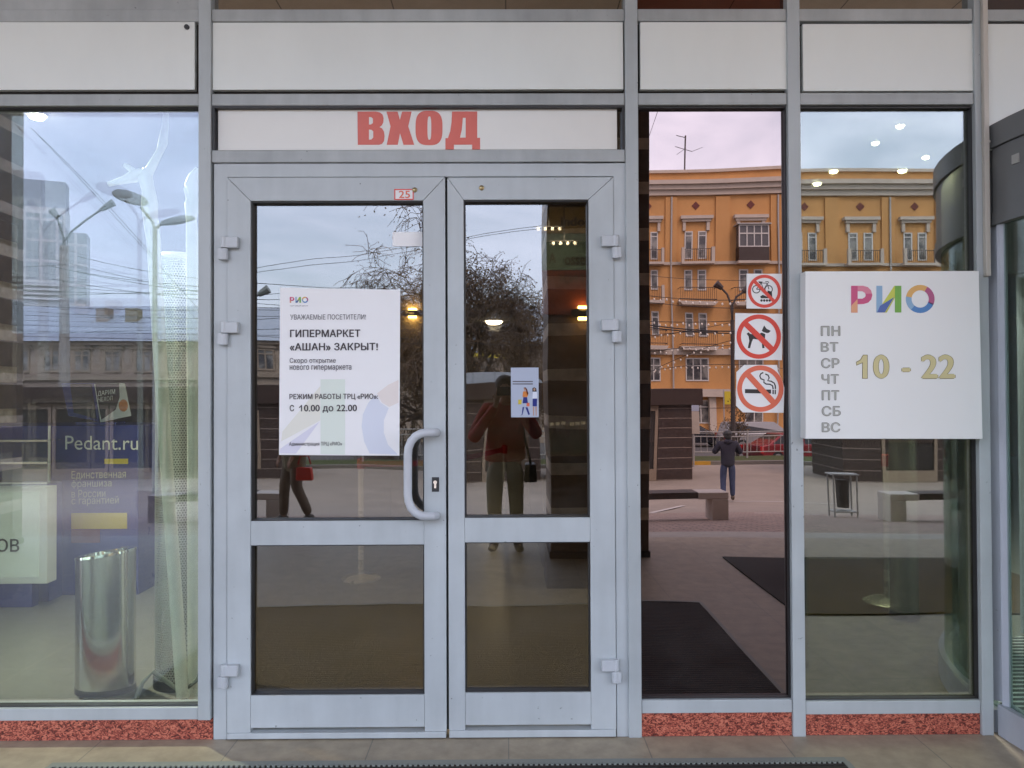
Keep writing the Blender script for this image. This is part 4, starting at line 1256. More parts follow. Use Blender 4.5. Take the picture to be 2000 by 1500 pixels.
def stanchion(px, pyb, label, h=1.0):
    d = ROT @ Vector(((px - 1000) / FPX, (750 - pyb) / FPX, -1))
    p = CAM + d * ((0 - CAM.z) / d.z)
    t = thing('barrier_post', label, 'barrier post', (p.x, p.y, 0), group='belt barrier posts')
    MB().lathe([(0.165, 0), (0.165, 0.012), (0.13, 0.032), (0.035, 0.045)], n=32).build('base', M['brushed'], t, smooth=True)
    MB().lathe([(0.024, 0.0455), (0.024, h - 0.09)], n=20).build('post', M['brushed'], t, smooth=True)
    MB().lathe([(0.031, h - 0.089), (0.031, h - 0.01), (0.02, h)], n=20).build('belt_head', M['belt'], t, smooth=True)
    return t, p


s1, q1 = stanchion(705, 1131, 'chrome barrier post on a round foot behind the poster of the left leaf')
s2, q2 = stanchion(986, 1058, 'barrier post with a red head behind the right door leaf')
s3, q3 = stanchion(1733, 1178, 'barrier post with a red head behind the right window', 1.08)
bl = thing('barrier_belt', 'red belt stretched between the two barrier posts behind the doors', 'belt')
B = MB(); d_ = (q1 - q2).normalized()
a_, b_ = q2 + d_ * 0.032, q1 - d_ * 0.032
for k in range(8):
    t0, t1 = k / 8, (k + 1) / 8
    z = lambda t: 0.95 - 0.05 * math.sin(PI * t)
    pa, pb = a_.lerp(b_, t0), a_.lerp(b_, t1)
    nn = Vector((-d_.y, d_.x, 0)) * 0.001
    for s_ in (1, -1):
        B.face([(pa.x + nn.x * s_, pa.y + nn.y * s_, z(t0) - 0.025), (pb.x + nn.x * s_, pb.y + nn.y * s_, z(t1) - 0.025), (pb.x + nn.x * s_, pb.y + nn.y * s_, z(t1) + 0.025), (pa.x + nn.x * s_, pa.y + nn.y * s_, z(t0) + 0.025)])
B.build('webbing', M['belt'], bl)

# steel bins with slanted oval tops


def oval_bin(px, pyb, wpx, label, h=0.70):
    d = ROT @ Vector(((px - 1000) / FPX, (750 - pyb) / FPX, -1))
    p = CAM + d * ((0 - CAM.z) / d.z)
    t = thing('litter_bin', label, 'bin', (p.x, p.y + 0.10, 0), group='steel litter bins')
    r = wpx / (FPX / (p.y - CAM.y)) / 2
    n = 40; b_ = MB(); i = 0
    sx, sy = r, r * 0.72
    top = lambda c: h + 0.022 * c
    ring0 = [(sx * math.cos(2 * PI * k / n), sy * math.sin(2 * PI * k / n)) for k in range(n)]
    b_.v += [(x, y, 0.03) for x, y in ring0] + [(x, y, top(x / sx)) for x, y in ring0]
    for k in range(n): b_.f.append((k, (k + 1) % n, n + (k + 1) % n, n + k)); b_.m.append(0)
    b_.f.append(tuple(range(n - 1, -1, -1))); b_.m.append(0)
    b_.build('body', M['steel'], t, smooth=True)
    b_ = MB()
    i_ = [(x * 0.72, y * 0.72) for x, y in ring0]
    b_.v += [(x * 1.02, y * 1.02, top(x / sx) + 0.001) for x, y in ring0] + [(x * 1.0, y * 1.0, top(x / sx) + 0.014) for x, y in ring0] + [(x, y, top(x / sx) + 0.012) for x, y in i_] + [(x, y, top(x / sx) - 0.006) for x, y in i_]
    for q_ in range(3):
        for k in range(n): b_.f.append((q_ * n + k, q_ * n + (k + 1) % n, (q_ + 1) * n + (k + 1) % n, (q_ + 1) * n + k)); b_.m.append(0)
    b_.f.append(tuple(range(3 * n, 4 * n))); b_.m.append(0)
    b_.build('lid', M['chrome'], t, smooth=True)
    MB().lathe([(1, 0), (1, 0.029)], n=40, sx=sx * 1.01, sy=sy * 1.01).build('foot', M['gasket'], t, smooth=True)
    return t


oval_bin(186, 1362, 114, 'shiny oval steel bin with a slanted top inside the left window')
oval_bin(1562, 1312, 60, 'dark steel bin half hidden behind the sill post of the right window', 0.62)

# perforated drums of two heaters


def heater(px, pyb, wpx, pyt, label):
    d = ROT @ Vector(((px - 1000) / FPX, (750 - pyb) / FPX, -1))
    p = CAM + d * ((0 - CAM.z) / d.z)
    Y = p.y
    r = wpx / (FPX / (Y - CAM.y)) / 2
    h = ray(px, pyt, Y + r).z
    t = thing('perforated_heater', label, 'heater', (p.x, Y + r, 0), group='perforated steel heaters')
    b_ = MB(); n = 60
    for k in range(n):
        a, c = 2 * PI * k / n, 2 * PI * (k + 1) / n
        b_.face([(r * math.cos(a), r * math.sin(a), 0.05), (r * math.cos(c), r * math.sin(c), 0.05), (r * math.cos(c), r * math.sin(c), h), (r * math.cos(a), r * math.sin(a), h)])
    b_.build('perforated_casing', M['perf'], t, smooth=True)
    MB().lathe([(r * 1.06, 0), (r * 1.06, 0.05)], n=40).build('base', M['gasket'], t, smooth=True)
    MB().lathe([(r * 1.03, h + 0.001), (r * 1.03, h + 0.02), (r * 0.9, h + 0.035)], n=40).build('cap', M['wrap'], t, smooth=True)
    MB().lathe([(r * 0.35, 0.051), (r * 0.35, h - 0.01)], n=20).build('core', M['lampgrey'], t, smooth=True)
    return t


heater(334, 1352, 100, 512, 'tall perforated steel heater with a white top inside the left window')
heater(1780, 1214, 52, 700, 'tall perforated steel heater behind the hours sign')
cable = MB()
Yc = 0.30
pts = [ray(px, py, Yc) for px, py in ((262, 1375), (275, 1335), (292, 1318), (345, 1362), (372, 1340), (388, 1300))]
cable.tube([(p.x, Yc + 0.02 * k, max(p.z, 0.012)) for k, p in enumerate(pts)], 0.011, 8)
tag(cable.build('power_cable', M['lampgrey'], smooth=True), 'grey power cable looping at the foot of the left heater', 'cable')

# two wrapped white poles with jointed tops


def wpole(label, pts, arms, Y):
    b0 = ray(*pts[-1][:2], Y)
    t = thing('wrapped_pole', label, 'pole', (b0.x, Y, 0), group='white wrapped poles')
    P = lambda px, py: (ray(px, py, Y).x - b0.x, 0, ray(px, py, Y).z)
    MB().tube([P(a, b) for a, b, r in pts], [r for a, b, r in pts], 16).build('pole', M['wrap'], t, smooth=True)
    for ar in arms:
        MB().tube([P(a, b) for a, b, r in ar], [r for a, b, r in ar], 12).build('arm', M['wrap'], t, smooth=True)
    return t


wpole('leaning white wrapped pole with a branched top inside the left window', [(288, 330, .022), (284, 350, .035), (290, 372, .03), (292, 395, .038), (294, 425, .034), (297, 445, .036), (300, 470, .032), (322, 860, .030), (357, 1362, .030)],
      [[(290, 345, .026), (275, 338, .024), (262, 345, .03), (240, 352, .018), (212, 360, .012)], [(262, 336, .016), (250, 326, .013), (243, 322, .010)], [(288, 340, .024), (300, 318, .020), (312, 296, .016), (318, 280, .022), (323, 240, .014), (326, 180, .014)]], 0.36)
wpole('upright white wrapped pole next to the mullion inside the left window', [(388, 330, .016), (378, 345, .026), (374, 362, .034), (377, 380, .024), (375, 400, .036), (374, 430, .026), (376, 470, .031), (378, 860, .030), (379, 1362, .030)],
      [[(372, 395, .020), (366, 372, .016), (362, 366, .010)]], 0.44)

# blue repair kiosk with boards and light box
kq = CAM + (lambda d: d * ((0 - CAM.z) / d.z))(ROT @ Vector(((200 - 1000) / FPX, (750 - 1162) / FPX, -1)))
YK = kq.y
kx0, kx1 = X_(-330, 1000, YK), X_(270, 1000, YK)
kz = Z_(831, 200, YK)
ki = thing('repair_kiosk', 'royal blue phone repair kiosk with a white name on its front', 'kiosk')
MB().box(kx0, kx1, YK, YK + 0.7, 0.0, kz).build('counter', M['blue'], ki, bevel=0.004)
MB().box(X_(95, 1000, YK), X_(98.5, 1000, YK), YK - 0.012, YK - 0.001, 0.02, kz).build('edge_strip', M['wrap'], ki)
text('Pedant.ru', 128, 851, 270, 878, YK - 0.001, M['white'], ki, 0.0, 0.004, skew=-0.01)
pbox(MB(), 204, 896, 250, 906, YK - 0.004, YK - 0.001).build('label_plate', M['yellow'], ki)
for s, x0, y0, x1, y1 in (('Единственная', 140, 920, 246, 938), ('франшиза', 140, 938, 218, 955), ('в России', 140, 957, 206, 972), ('с гарантией', 140, 970, 232, 989)):
    text(s, x0, y0, x1, y1, YK - 0.001, M['engrave'], ki, 0.0, 0.002, skew=0.015)
pbox(MB(), 139, 1002, 248, 1033, YK - 0.004, YK - 0.001).build('label_plate', M['yellow'], ki)
pbox(MB(), 139, 1034, 195, 1060, YK - 0.004, YK - 0.001).build('label_plate', M['dkred'], ki)
# tilted advertising boards standing on the kiosk
ab = thing('advert_board', 'black and white folded advert board standing on the blue kiosk', 'advert board')
Yb = YK + 0.18


def quad(name, cs, Y, m, t=0.006):
    pts = [ray(*c, Y) for c in cs]
    return MB().prism([(p.x, p.z) for p in pts], Y, Y + t).build(name, m, ab)


quad('side_board', [(120, 748), (186, 748), (194, 824), (133, 812)], Yb + 0.012, M['blue'])
quad('side_print', [(137, 750), (178, 750), (188, 818), (144, 806)], Yb + 0.006, M['black'], 0.004)
quad('front_board', [(184, 750), (243, 748), (256, 812), (196, 825)], Yb, M['white'])
shape('front_print', [[(186, 750), (232, 749), (234, 775), (226, 800), (198, 820), (194, 800)]], Yb - 0.001, M['black'], ab, 0.001)
shape('product_picture', [circ(241, 792, 9, 12, 20)], Yb - 0.001, M['orange'], ab, 0.001)
text('ДАРИМ', 191, 764, 225, 775, Yb - 0.003, M['white'], ab, 0.02, 0.001, skew=0.12)
text('ЧЕХОЛ', 192, 776, 220, 785, Yb - 0.003, M['white'], ab, 0.01, 0.001, skew=0.12)
q = ray(190, 826, Yb)
MB().box(q.x - 0.16, q.x + 0.16, Yb - 0.02, Yb + 0.12, kz + 0.001, kz + 0.02).build('stand', M['blue'], ab)
lb = thing('light_box', 'white lit counter sign with grey letters at the left edge', 'light box')
YB = YK - 0.35
pbox(MB(), -190, 952, 92, 1141, YB, YB + 0.12).build('case', M['wrap'], lb, bevel=0.004)
pbox(MB(), -180, 962, 76, 1128, YB - 0.004, YB - 0.001).build('face', M['lit'], lb)
text('ТЕЛЕФОНОВ', -172, 1052, 38, 1080, YB - 0.005, M['ink2'], lb, 0.02, 0.002)
MB().box(X_(-180, 1000, YB), X_(60, 1000, YB), YB + 0.02, YB + 0.1, 0.0, Z_(1141, 0, YB) - 0.001).build('foot', M['blue'], lb)
gc = thing('display_case', 'glass display case with thin metal shelf edges behind the light box', 'display case')
Yg = YK - 0.2
x0, x1 = X_(-200, 900, Yg), X_(93, 900, Yg)
for zz in (Z_(862, 50, Yg), Z_(905, 50, Yg), Z_(945, 50, Yg)):
    MB().box(x0, x1, Yg, Yg + 0.19, zz, zz + 0.008).build('shelf', GL_C, gc)
    MB().box(x0, x1, Yg - 0.006, Yg - 0.0005, zz - 0.004, zz + 0.012).build('shelf_edge', M['steel'], gc)
MB().box(x0, x1, Yg + 0.003, Yg + 0.007, Z_(945, 50, Yg) + 0.013, Z_(862, 50, Yg) - 0.005).build('front_glass', GL_C, gc)
MB().box(x0, x1, Yg + 0.02, Yg + 0.19, 0, Z_(945, 50, Yg) - 0.006).build('base', M['blue'], gc)

# ================================================================== THE STREET THAT THE GLASS MIRRORS
# --- benches


def bench(px0, px1, pyb, label, cap_right=True):
    p = VG((px0 + px1) / 2, pyb)
    a, b = V(px0, pyb, p.y).x, V(px1, pyb, p.y).x
    t = thing('bench', label, 'bench', ((a + b) / 2, p.y, p.z), group='concrete and wood benches')
    L = (b - a) / 2; w = 0.19; h = 0.40
    for s_ in (-1, 1):
        e = s_ * L
        b_ = MB()
        x0, x1 = sorted((e, e - s_ * 0.23))
        b_.box(x0, x1, -w, w, 0, h - 0.095)
        x0, x1 = sorted((e, e - s_ * 0.42))
        b_.box(x0, x1, -w, w, h - 0.094, h)
        b_.build('leg', M['conc_l'], t, bevel=0.01)
    MB().box(-L + 0.425, L - 0.425, -w + 0.01, w - 0.01, h - 0.085, h + 0.004).build('seat', M['wood'], t, bevel=0.004)
    return t


bench(1120, 1421, 1018, 'concrete and dark wood bench mirrored in the pink window')
bench(1722, 2010, 1013, 'concrete and dark wood bench mirrored in the right window')
bench(300, 556, 1020, 'concrete and dark wood bench mirrored at the left of the left door leaf')
p = VG(1645, 1008)
tb = thing('street_bin', 'dark street bin hung in a pale metal frame on the plaza', 'bin', p)
b_ = MB()
for x in (-0.17, 0.17):
    for y in (-0.1, 0.1): b_.tube([(x, y, 0), (x, y, 0.66)], 0.013, 8)
b_.box(-0.2, 0.2, -0.13, 0.13, 0.661, 0.68); b_.box(-0.18, 0.18, -0.12, 0.12, 0.08, 0.10)
b_.build('frame', M['rail'], tb)
MB().lathe([(0.085, 0.15), (0.10, 0.58)], n=20).build('bucket', M['iron'], tb, smooth=True)

# --- pavilions on the plaza


def pavilion(px0, px1, pyb, label, h=2.95, ends=(True, True), light_roof=False, posts=6, depth=2.2):
    p = VG((px0 + px1) / 2, pyb)
    a, b = V(px0, pyb, p.y).x, V(px1, pyb, p.y).x
    t = thing('pavilion', label, 'pavilion', ((a + b) / 2, p.y, p.z), group='dark brown pavilions on the plaza')
    L = (b - a) / 2; d = depth
    MB().box(-L - 0.15, L + 0.33 if not light_roof else L + 0.15, -d - 0.15, 0.15, h - 0.52, h).build('roof', M['kiosk'], t, bevel=0.01)
    if light_roof:
        MB().prism([(-L - 0.2, h + 0.002), (L + 0.2, h + 0.002), (L - 0.1, h + 0.35), (-L + 0.3, h + 0.35)], -d, 0.1).build('roof_sheet', M['roofblue'], t)
    MB().box(-L, L, -d, -d + 0.1, 0, h - 0.521).build('back_wall', M['kiosk_sl'], t)
    for s_ in (-1, 1):
        x0, x1 = sorted((s_ * L, s_ * (L - 1.1)))
        MB().box(x0, x1, -d + 0.101, -0.02, 0, h - 0.521).build('slatted_side', M['kiosk_sl'], t)
    n = max(1, int((2 * L - 2.2) / 1.8))
    w = (2 * L - 2.2) / n
    for k in range(n):
        x0 = -L + 1.1 + k * w
        fr_ = MB()
        fr_.box(x0 + 0.02, x0 + 0.12, -0.10, -0.001, 0.35, h - 0.7); fr_.box(x0 + w - 0.12, x0 + w - 0.02, -0.10, -0.001, 0.35, h - 0.7)
        fr_.box(x0 + 0.02, x0 + w - 0.02, -0.10, -0.001, h - 0.699, h - 0.53); fr_.box(x0 + 0.02, x0 + w - 0.02, -0.10, -0.001, 0.0, 0.349)
        o_ = fr_.build('shop_window', M['beige'], t)
        MB().box(x0 + 0.121, x0 + w - 0.121, -0.06, -0.05, 0.351, h - 0.701).build('pane', M['kioskglass'], o_)
        MB().box(x0 + 0.121, x0 + w - 0.121, -0.049, -0.02, 1.2, 1.28).build('bar', M['kiosk'], o_)
    return t


pavilion(-420, 392, 938, 'long dark brown pavilion with beige window frames mirrored in the left window')
pavilion(430, 560, 938, 'short dark brown pavilion mirrored left of the poster')
pavilion(872, 1052, 938, 'dark brown pavilion with a pale sheet roof mirrored behind the photographer', light_roof=True)
pavilion(1085, 1357, 940, 'dark brown slatted pavilion mirrored at the left of the pink window')
pavilion(1648, 1900, 938, 'dark brown pavilion with a beige base mirrored under the hours sign')

# --- bus stop pole next to the pavilion
p = VG(1359, 914)
sp_ = thing('stop_sign', 'thin pole with a tall white and blue stop board beside the slatted pavilion', 'sign', p)
MB().tube([(0, 0, 0), (0, 0, 2.6)], 0.035, 8).build('pole', M['rail'], sp_)
MB().box(-0.22, 0.22, 0.036, 0.07, 1.25, 2.15).build('board', M['stucco_w'], sp_)
MB().box(-0.22, 0.22, 0.036, 0.07, 2.16, 2.7).build('emblem', M['poster_blue'], sp_)

# --- railing along the street
fx = MB()
for z in (0.25, 0.92, 1.12): fx.tube([(-1.48, 0, z), (1.48, 0, z)], 0.024, 6)
ff = thing('street_railing', 'grey steel railing panel along the road', 'railing', group='railing panels along the road')
fx.build('rail', M['rail'], ff)
b_ = MB()
for k in range(12):
    x = -1.36 + k * 0.247
    b_.tube([(x, 0, 0.25), (x, 0, 0.92)], 0.013, 5)
b_.build('bars', M['rail'], ff).name = 'baluster_row'
MB().tube([(-1.5, 0, 0), (-1.5, 0, 1.18)], 0.04, 8).build('post', M['rail'], ff)
for k in range(17):
    o = ff if k == 0 else copy_tree(ff)
    o.location = (-19 + 3.0 * k, -26.4, gz(-27) + 0.088)

# --- cars


def car(label, prof, cab, loc, rz, paint, L, Wd, wheels, wr):
    t = thing('parked_car', label, 'car', loc, rz)
    hw = Wd / 2
    b_ = MB()
    n = len(prof)
    st = [(-hw, 0.93, -0.05), (-hw + 0.06, 1.0, 0), (hw - 0.06, 1.0, 0), (hw, 0.93, -0.05)]
    zc = sum(z for x, z in prof) / n
    i = 0
    for (y, s_, dz) in st: b_.v += [(x * (0.985 if s_ < 1 else 1), y, zc + (z - zc) * s_) for x, z in prof]
    for k in range(3):
        for q_ in range(n): b_.f.append((k * n + q_, k * n + (q_ + 1) % n, (k + 1) * n + (q_ + 1) % n, (k + 1) * n + q_)); b_.m.append(0)
    b_.f.append(tuple(range(n - 1, -1, -1))); b_.f.append(tuple(range(3 * n, 4 * n))); b_.m += [0, 0]
    body = b_.build('body', paint, t, smooth=True, bevel=0.03)
    c_ = MB(); m_ = len(cab); zb_, zt_ = min(z for x, z in cab), max(z for x, z in cab)
    for y in (-1, 1):
        c_.v += [(x, y * (hw - 0.06 - 0.16 * (z - zb_) / (zt_ - zb_)), z) for x, z in cab]
    for q_ in range(m_): c_.f.append((q_, (q_ + 1) % m_, m_ + (q_ + 1) % m_, m_ + q_)); c_.m.append(0)
    c_.f.append(tuple(range(m_ - 1, -1, -1))); c_.f.append(tuple(range(m_, 2 * m_))); c_.m += [0, 0]
    c_.build('cabin', paint, t, smooth=True, bevel=0.03)
    # side glass, front and rear screens
    (xa, xb) = (min(x for x, z in cab), max(x for x, z in cab))
    top = [x for x, z in cab if z > zt_ - 0.05]
    ta, tb_ = min(top), max(top)
    for y in (-1, 1):
        wide = tb_ - ta
        segs = [(xa + 0.20, ta + 0.06, ta + wide * 0.36, 0), (0, ta + wide * 0.41, ta + wide * 0.70, 1), (xb - 0.22, ta + wide * 0.75, tb_ - 0.05, 2)]
        for e, u0, u1, kk in segs:
            lo, hi = zb_ + 0.05, zt_ - 0.07
            yy = lambda z: y * (hw - 0.06 - 0.16 * (z - zb_) / (zt_ - zb_) + 0.006)
            l0 = e if kk == 0 else u0
            r0 = e if kk == 2 else u1
            g = MB(); g.face([(l0, yy(lo), lo), (r0, yy(lo), lo), (u1, yy(hi), hi), (u0, yy(hi), hi)])
            g.build('side_window', M['carglass'], t)
    for s_, x0, x1, nm in ((-1, xa, ta, 'rear_screen'), (1, xb, tb_, 'windscreen')):
        g = MB(); k0, k1 = 0.12, 0.9
        f0 = lambda k: (x0 + (x1 - x0) * k + s_ * 0.012, zb_ + (zt_ - zb_) * k + 0.008)
        (xl, zl), (xh, zh) = f0(k0), f0(k1)
        w0, w1 = hw - 0.06 - 0.16 * k0 - 0.06, hw - 0.06 - 0.16 * k1 - 0.06
        g.face([(xl, -w0, zl), (xl, w0, zl), (xh, w1, zh), (xh, -w1, zh)])
        g.build(nm, M['carglass'], t)
    for x in wheels:
        for y in (-1, 1):
            w_ = MB().lathe([(wr * 0.62, -0.1), (wr * 0.95, -0.1), (wr, -0.07), (wr, 0.07), (wr * 0.95, 0.1), (wr * 0.62, 0.1)], n=24).build('wheel', M['tyre'], t, smooth=True, loc=(x, y * (hw - 0.09), wr))
            w_.rotation_euler = (PI / 2, 0, 0)
            MB().lathe([(wr * 0.61, -0.108), (wr * 0.5, -0.112), (wr * 0.2, -0.09), (wr * 0.2, 0.09), (wr * 0.5, 0.112), (wr * 0.61, 0.108)], n=20).build('rim', M['rim'], w_, smooth=True)
    xr, xf = min(x for x, z in prof), max(x for x, z in prof)
    zl = zb_ - 0.16
    for y in (-1, 1):
        MB().box(xr - 0.015, xr + 0.14, y * (hw - 0.02) - 0.09, y * (hw - 0.02) + 0.03 if y > 0 else y * (hw - 0.02) + 0.09, zl - 0.18, zl + 0.14).build('tail_light', M['tail'], t, bevel=0.01)
        MB().box(xf - 0.22, xf - 0.03, y * (hw - 0.1) - 0.12, y * (hw - 0.1) + 0.12, zl - 0.16, zl + 0.0).build('headlight', M['headl'], t, bevel=0.02)
    return t


SUVB = [(-2.35, 0.45), (-2.3, 0.32), (2.25, 0.32), (2.33, 0.5), (2.30, 0.85), (2.1, 1.0), (1.15, 1.08), (-2.28, 1.10), (-2.38, 0.9)]
SUVC = [(-2.28, 1.06), (1.25, 1.06), (0.45, 1.72), (-1.95, 1.78), (-2.12, 1.70)]
SEDB = [(-2.12, 0.45), (-2.05, 0.28), (2.05, 0.28), (2.14, 0.45), (2.08, 0.68), (1.05, 0.92), (-1.6, 0.95), (-2.1, 0.90), (-2.16, 0.7)]
SEDC = [(-1.75, 0.91), (1.15, 0.88), (0.25, 1.40), (-0.95, 1.43)]
zr = gz(-40) - 0.01
p = V(1497, 860, -38.5)
car('grey estate car with a red tail light driving on the road', SUVB, SUVC, (p.x, -38.5, zr), 0.0, M['cargrey'], 4.7, 1.85, (-1.4, 1.45), 0.36)
p = V(1560, 880, -30.6)
car('dark red saloon car parked just behind the railing', SEDB, SEDC, (p.x, -30.6, zr), -0.22, M['carred'], 4.3, 1.75, (-1.3, 1.32), 0.31)
p = V(1358, 850, -42)
car('black saloon car beyond the slatted pavilion', SEDB, SEDC, (p.x, -42, zr), 0.05, M['cardark'], 4.3, 1.75, (-1.3, 1.32), 0.31)

# --- ochre apartment house
YH = -56.6
hx0, hx1 = V(1150, 600, YH).x, V(2330, 600, YH).x
H = lambda py, px=1400: V(px, py, YH).z
hz0 = gz(-60)
ap = thing('apartment_house', 'ochre five storey apartment house with white cornice, balconies and diamond tiles', 'building')
MB().box(hx0, hx1, YH - 12, YH, hz0, H(361)).build('wall', M['yellowwall'], ap)
MB().box(hx0 + 0.2, hx1 - 0.2, YH - 11.5, YH - 0.5, H(361) + 0.001, H(341)).build('parapet', M['yellowwall'], ap)
MB().box(hx0, hx1, YH - 11.8, YH - 0.3, H(341) + 0.001, H(335)).build('parapet_cap', M['stucco_w'], ap)
co = MB()
co.box(hx0 - 0.4, hx1 + 0.4, YH + 0.002, YH + 0.75, H(370), H(362)); co.box(hx0 - 0.3, hx1 + 0.3, YH + 0.002, YH + 0.5, H(379), H(370) - 0.002); co.box(hx0 - 0.2, hx1 + 0.2, YH + 0.002, YH + 0.28, H(389), H(379) - 0.002)
co.build('cornice', M['stucco_w'], ap)
MB().box(hx0 - 0.1, hx1 + 0.1, YH + 0.002, YH + 0.2, H(526), H(520)).build('string_course', M['stucco_w'], ap)
MB().box(hx0 - 0.1, hx1 + 0.1, YH + 0.002, YH + 0.22, H(688), H(677)).build('string_course', M['stucco_w'], ap)
MB().box(hx0 - 0.1, hx1 + 0.1, YH + 0.002, YH + 0.9, H(765), H(750)).build('shop_fascia', M['stucco_w'], ap)
text('ПРОДУКТЫ', 0, 0, 0, 0, YH + 0.92, M['red'], ap, 0.02, 0.03, mirror=True, proj=(V(1378, 757, YH).x, V(1433, 757, YH).x, H(763), H(753)))
mpx = 1 / (FPX / ((2 * G - YH) - CAM.y))        # metres per photo pixel on that wall


def win_proto(w, h, bars, panes=1):
    f_ = MB(); t_ = 0.09
    f_.box(-w / 2, -w / 2 + t_, 0.002, 0.07, 0, h); f_.box(w / 2 - t_, w / 2, 0.002, 0.07, 0, h)
    f_.box(-w / 2 + t_, w / 2 - t_, 0.002, 0.07, 0, t_); f_.box(-w / 2 + t_, w / 2 - t_, 0.002, 0.07, h - t_, h)
    for bz in bars: f_.box(-w / 2 + t_, w / 2 - t_, 0.002, 0.065, bz - 0.035, bz + 0.035)
    for k in range(1, panes):
        x = -w / 2 + w * k / panes
        f_.box(x - 0.045, x + 0.045, 0.002, 0.068, t_, h - t_)
    fo = f_.build('window', M['winframe'], ap)
    MB().box(-w / 2 + t_, w / 2 - t_, 0.003, 0.03, t_, h - t_).build('pane', M['curtain'], fo)
    return fo


WA = win_proto(17 * mpx, 56 * mpx, [47 * mpx, 20 * mpx])
WB = win_proto(17 * mpx, 40 * mpx, [30 * mpx])
WC = win_proto(48 * mpx, 42 * mpx, [28 * mpx], 3)
WD = win_proto(36 * mpx, 50 * mpx, [36 * mpx], 2)


def bal_proto(kind):
    root = bpy.data.objects.new('balcony', None); COL.objects.link(root); root.parent = ap
    if kind == 'post':
        w = 66 * mpx
        MB().box(-w / 2, w / 2, 0.003, 0.95, -0.2, 0.0).build('slab', M['stucco_w'], root)
        b_ = MB()
        for x in (-w / 2 + 0.12, w / 2 - 0.12):
            b_.box(x - 0.12, x + 0.12, 0.70, 0.94, 0.001, 1.15)
        b_.build('corner_post', M['stucco_w'], root)
        b_ = MB()
        b_.tube([(-w / 2 + 0.25, 0.85, 1.0), (w / 2 - 0.25, 0.85, 1.0)], 0.03, 5)
        for k in range(14):
            x = -w / 2 + 0.3 + k * (w - 0.6) / 13
            b_.tube([(x, 0.85, 0.0), (x, 0.85, 1.0)], 0.016, 4)
        b_.build('railing', M['iron'], root)
    elif kind == 'bow':
        w = 78 * mpx
        MB().prism([(-w / 2, 0), (w / 2, 0), (w / 2 - 0.25, -0.26), (-w / 2 + 0.25, -0.26)], 0.003, 1.0).build('slab', M['stucco_w'], root)
        b_ = MB()
        for z in (0.15, 1.0): b_.tube([(-w / 2 + 0.1, 0.05, z), (-w / 2 + 0.1, 0.92, z), (w / 2 - 0.1, 0.92, z), (w / 2 - 0.1, 0.05, z)], 0.028, 5)
        for k in range(20):
            x = -w / 2 + 0.12 + k * (w - 0.24) / 19
            b_.tube([(x, 0.92, 0.0), (x, 0.92, 1.0)], 0.014, 4)
        b_.build('railing', M['iron'], root)
    else:
        w = 60 * mpx
        MB().box(-w / 2, w / 2, 0.003, 0.95, -0.2, 0.0).build('slab', M['stucco_w'], root)
        MB().box(-w / 2 + 0.05, w / 2 - 0.05, 0.1, 0.92, 0.001, 1.1).build('parapet_sheet', M['kiosk'], root)
        b_ = MB()
        for k in range(5):
            x = -w / 2 + 0.08 + k * (w - 0.16) / 4
            b_.box(x - 0.04, x + 0.04, 0.84, 0.92, 1.101, 2.75)
        b_.box(-w / 2 + 0.04, w / 2 - 0.04, 0.84, 0.925, 2.1, 2.2); b_.box(-w / 2 + 0.04, w / 2 - 0.04, 0.84, 0.93, 2.751, 2.85); b_.box(-w / 2 + 0.04, w / 2 - 0.04, 0.84, 0.925, 1.10, 1.18)
        b_.build('glazing_frame', M['winframe'], root)
        MB().box(-w / 2 + 0.06, w / 2 - 0.06, 0.2, 0.86, 1.102, 2.75).build('glazing', M['winglass'], root)
        MB().box(-w / 2 - 0.1, w / 2 + 0.1, 0.003, 1.1, 2.86, 2.95).build('balcony_roof', M['rail'], root)
    return root


BP, BB, BG = bal_proto('post'), bal_proto('bow'), bal_proto('glazed')
lint = MB(); w = 66 * mpx
lint.box(-w / 2, w / 2, 0.003, 0.45, 0.35, 0.6); lint.box(-w / 2 + 0.15, w / 2 - 0.15, 0.003, 0.3, 0.15, 0.349)
for s_ in (-1, 1):
    x = s_ * (w / 2 - 0.35); lint.box(x - 0.12, x + 0.12, 0.003, 0.22, -0.55, 0.149)
LN = lint.build('lintel', M['stucco_w'], ap)
dm = MB(); r = 8.2 * mpx
dm.prism([(0, r), (r, 0), (0, -r), (-r, 0)], 0.003, 0.05)
DM = dm.build('diamond_tile', M['dkred'], ap)
pil = MB(); pil.box(-13 * mpx, 13 * mpx, 0.001, 0.16, 0, H(392) - H(520)); PL = pil.build('pilaster', M['yellowwall'], ap)
used = set()


def put(proto, x, z):
    o = proto if proto not in used else copy_tree(proto)
    used.add(proto)
    o.location = (x, YH, z)
    return o


bayx = [V(1263 + 104.5 * k, 600, YH).x for k in range(10)]
for k, x in enumerate(bayx):
    if x > hx1 - 3: continue
    dz = lambda py: H(py)
    put(DM, x, dz(408.5)); put(LN, x, dz(444))
    put(PL, x + 52 * mpx, dz(520))
    for s_ in (-1, 1):
        put(WA, x + s_ * 14 * mpx, dz(514)); put(WB, x + s_ * 14 * mpx, dz(576)); put(WB, x + s_ * 14 * mpx, dz(656))
    put(BG if k in (2, 6) else BP, x, dz(522))
    put(BB if k % 3 else BP, x, dz(598)); put(BG if k % 4 == 3 else BB, x, dz(674))
    put(WC, x, dz(735)); put(WD, x + 6 * mpx, dz(822))
for px in (1315, 1525, 1735):
    x = V(px, 600, YH).x
    MB().tube([(x, YH + 0.25, hz0 + 0.3), (x, YH + 0.25, H(392))], 0.075, 8).build('drainpipe', M['rail'], ap, smooth=True)
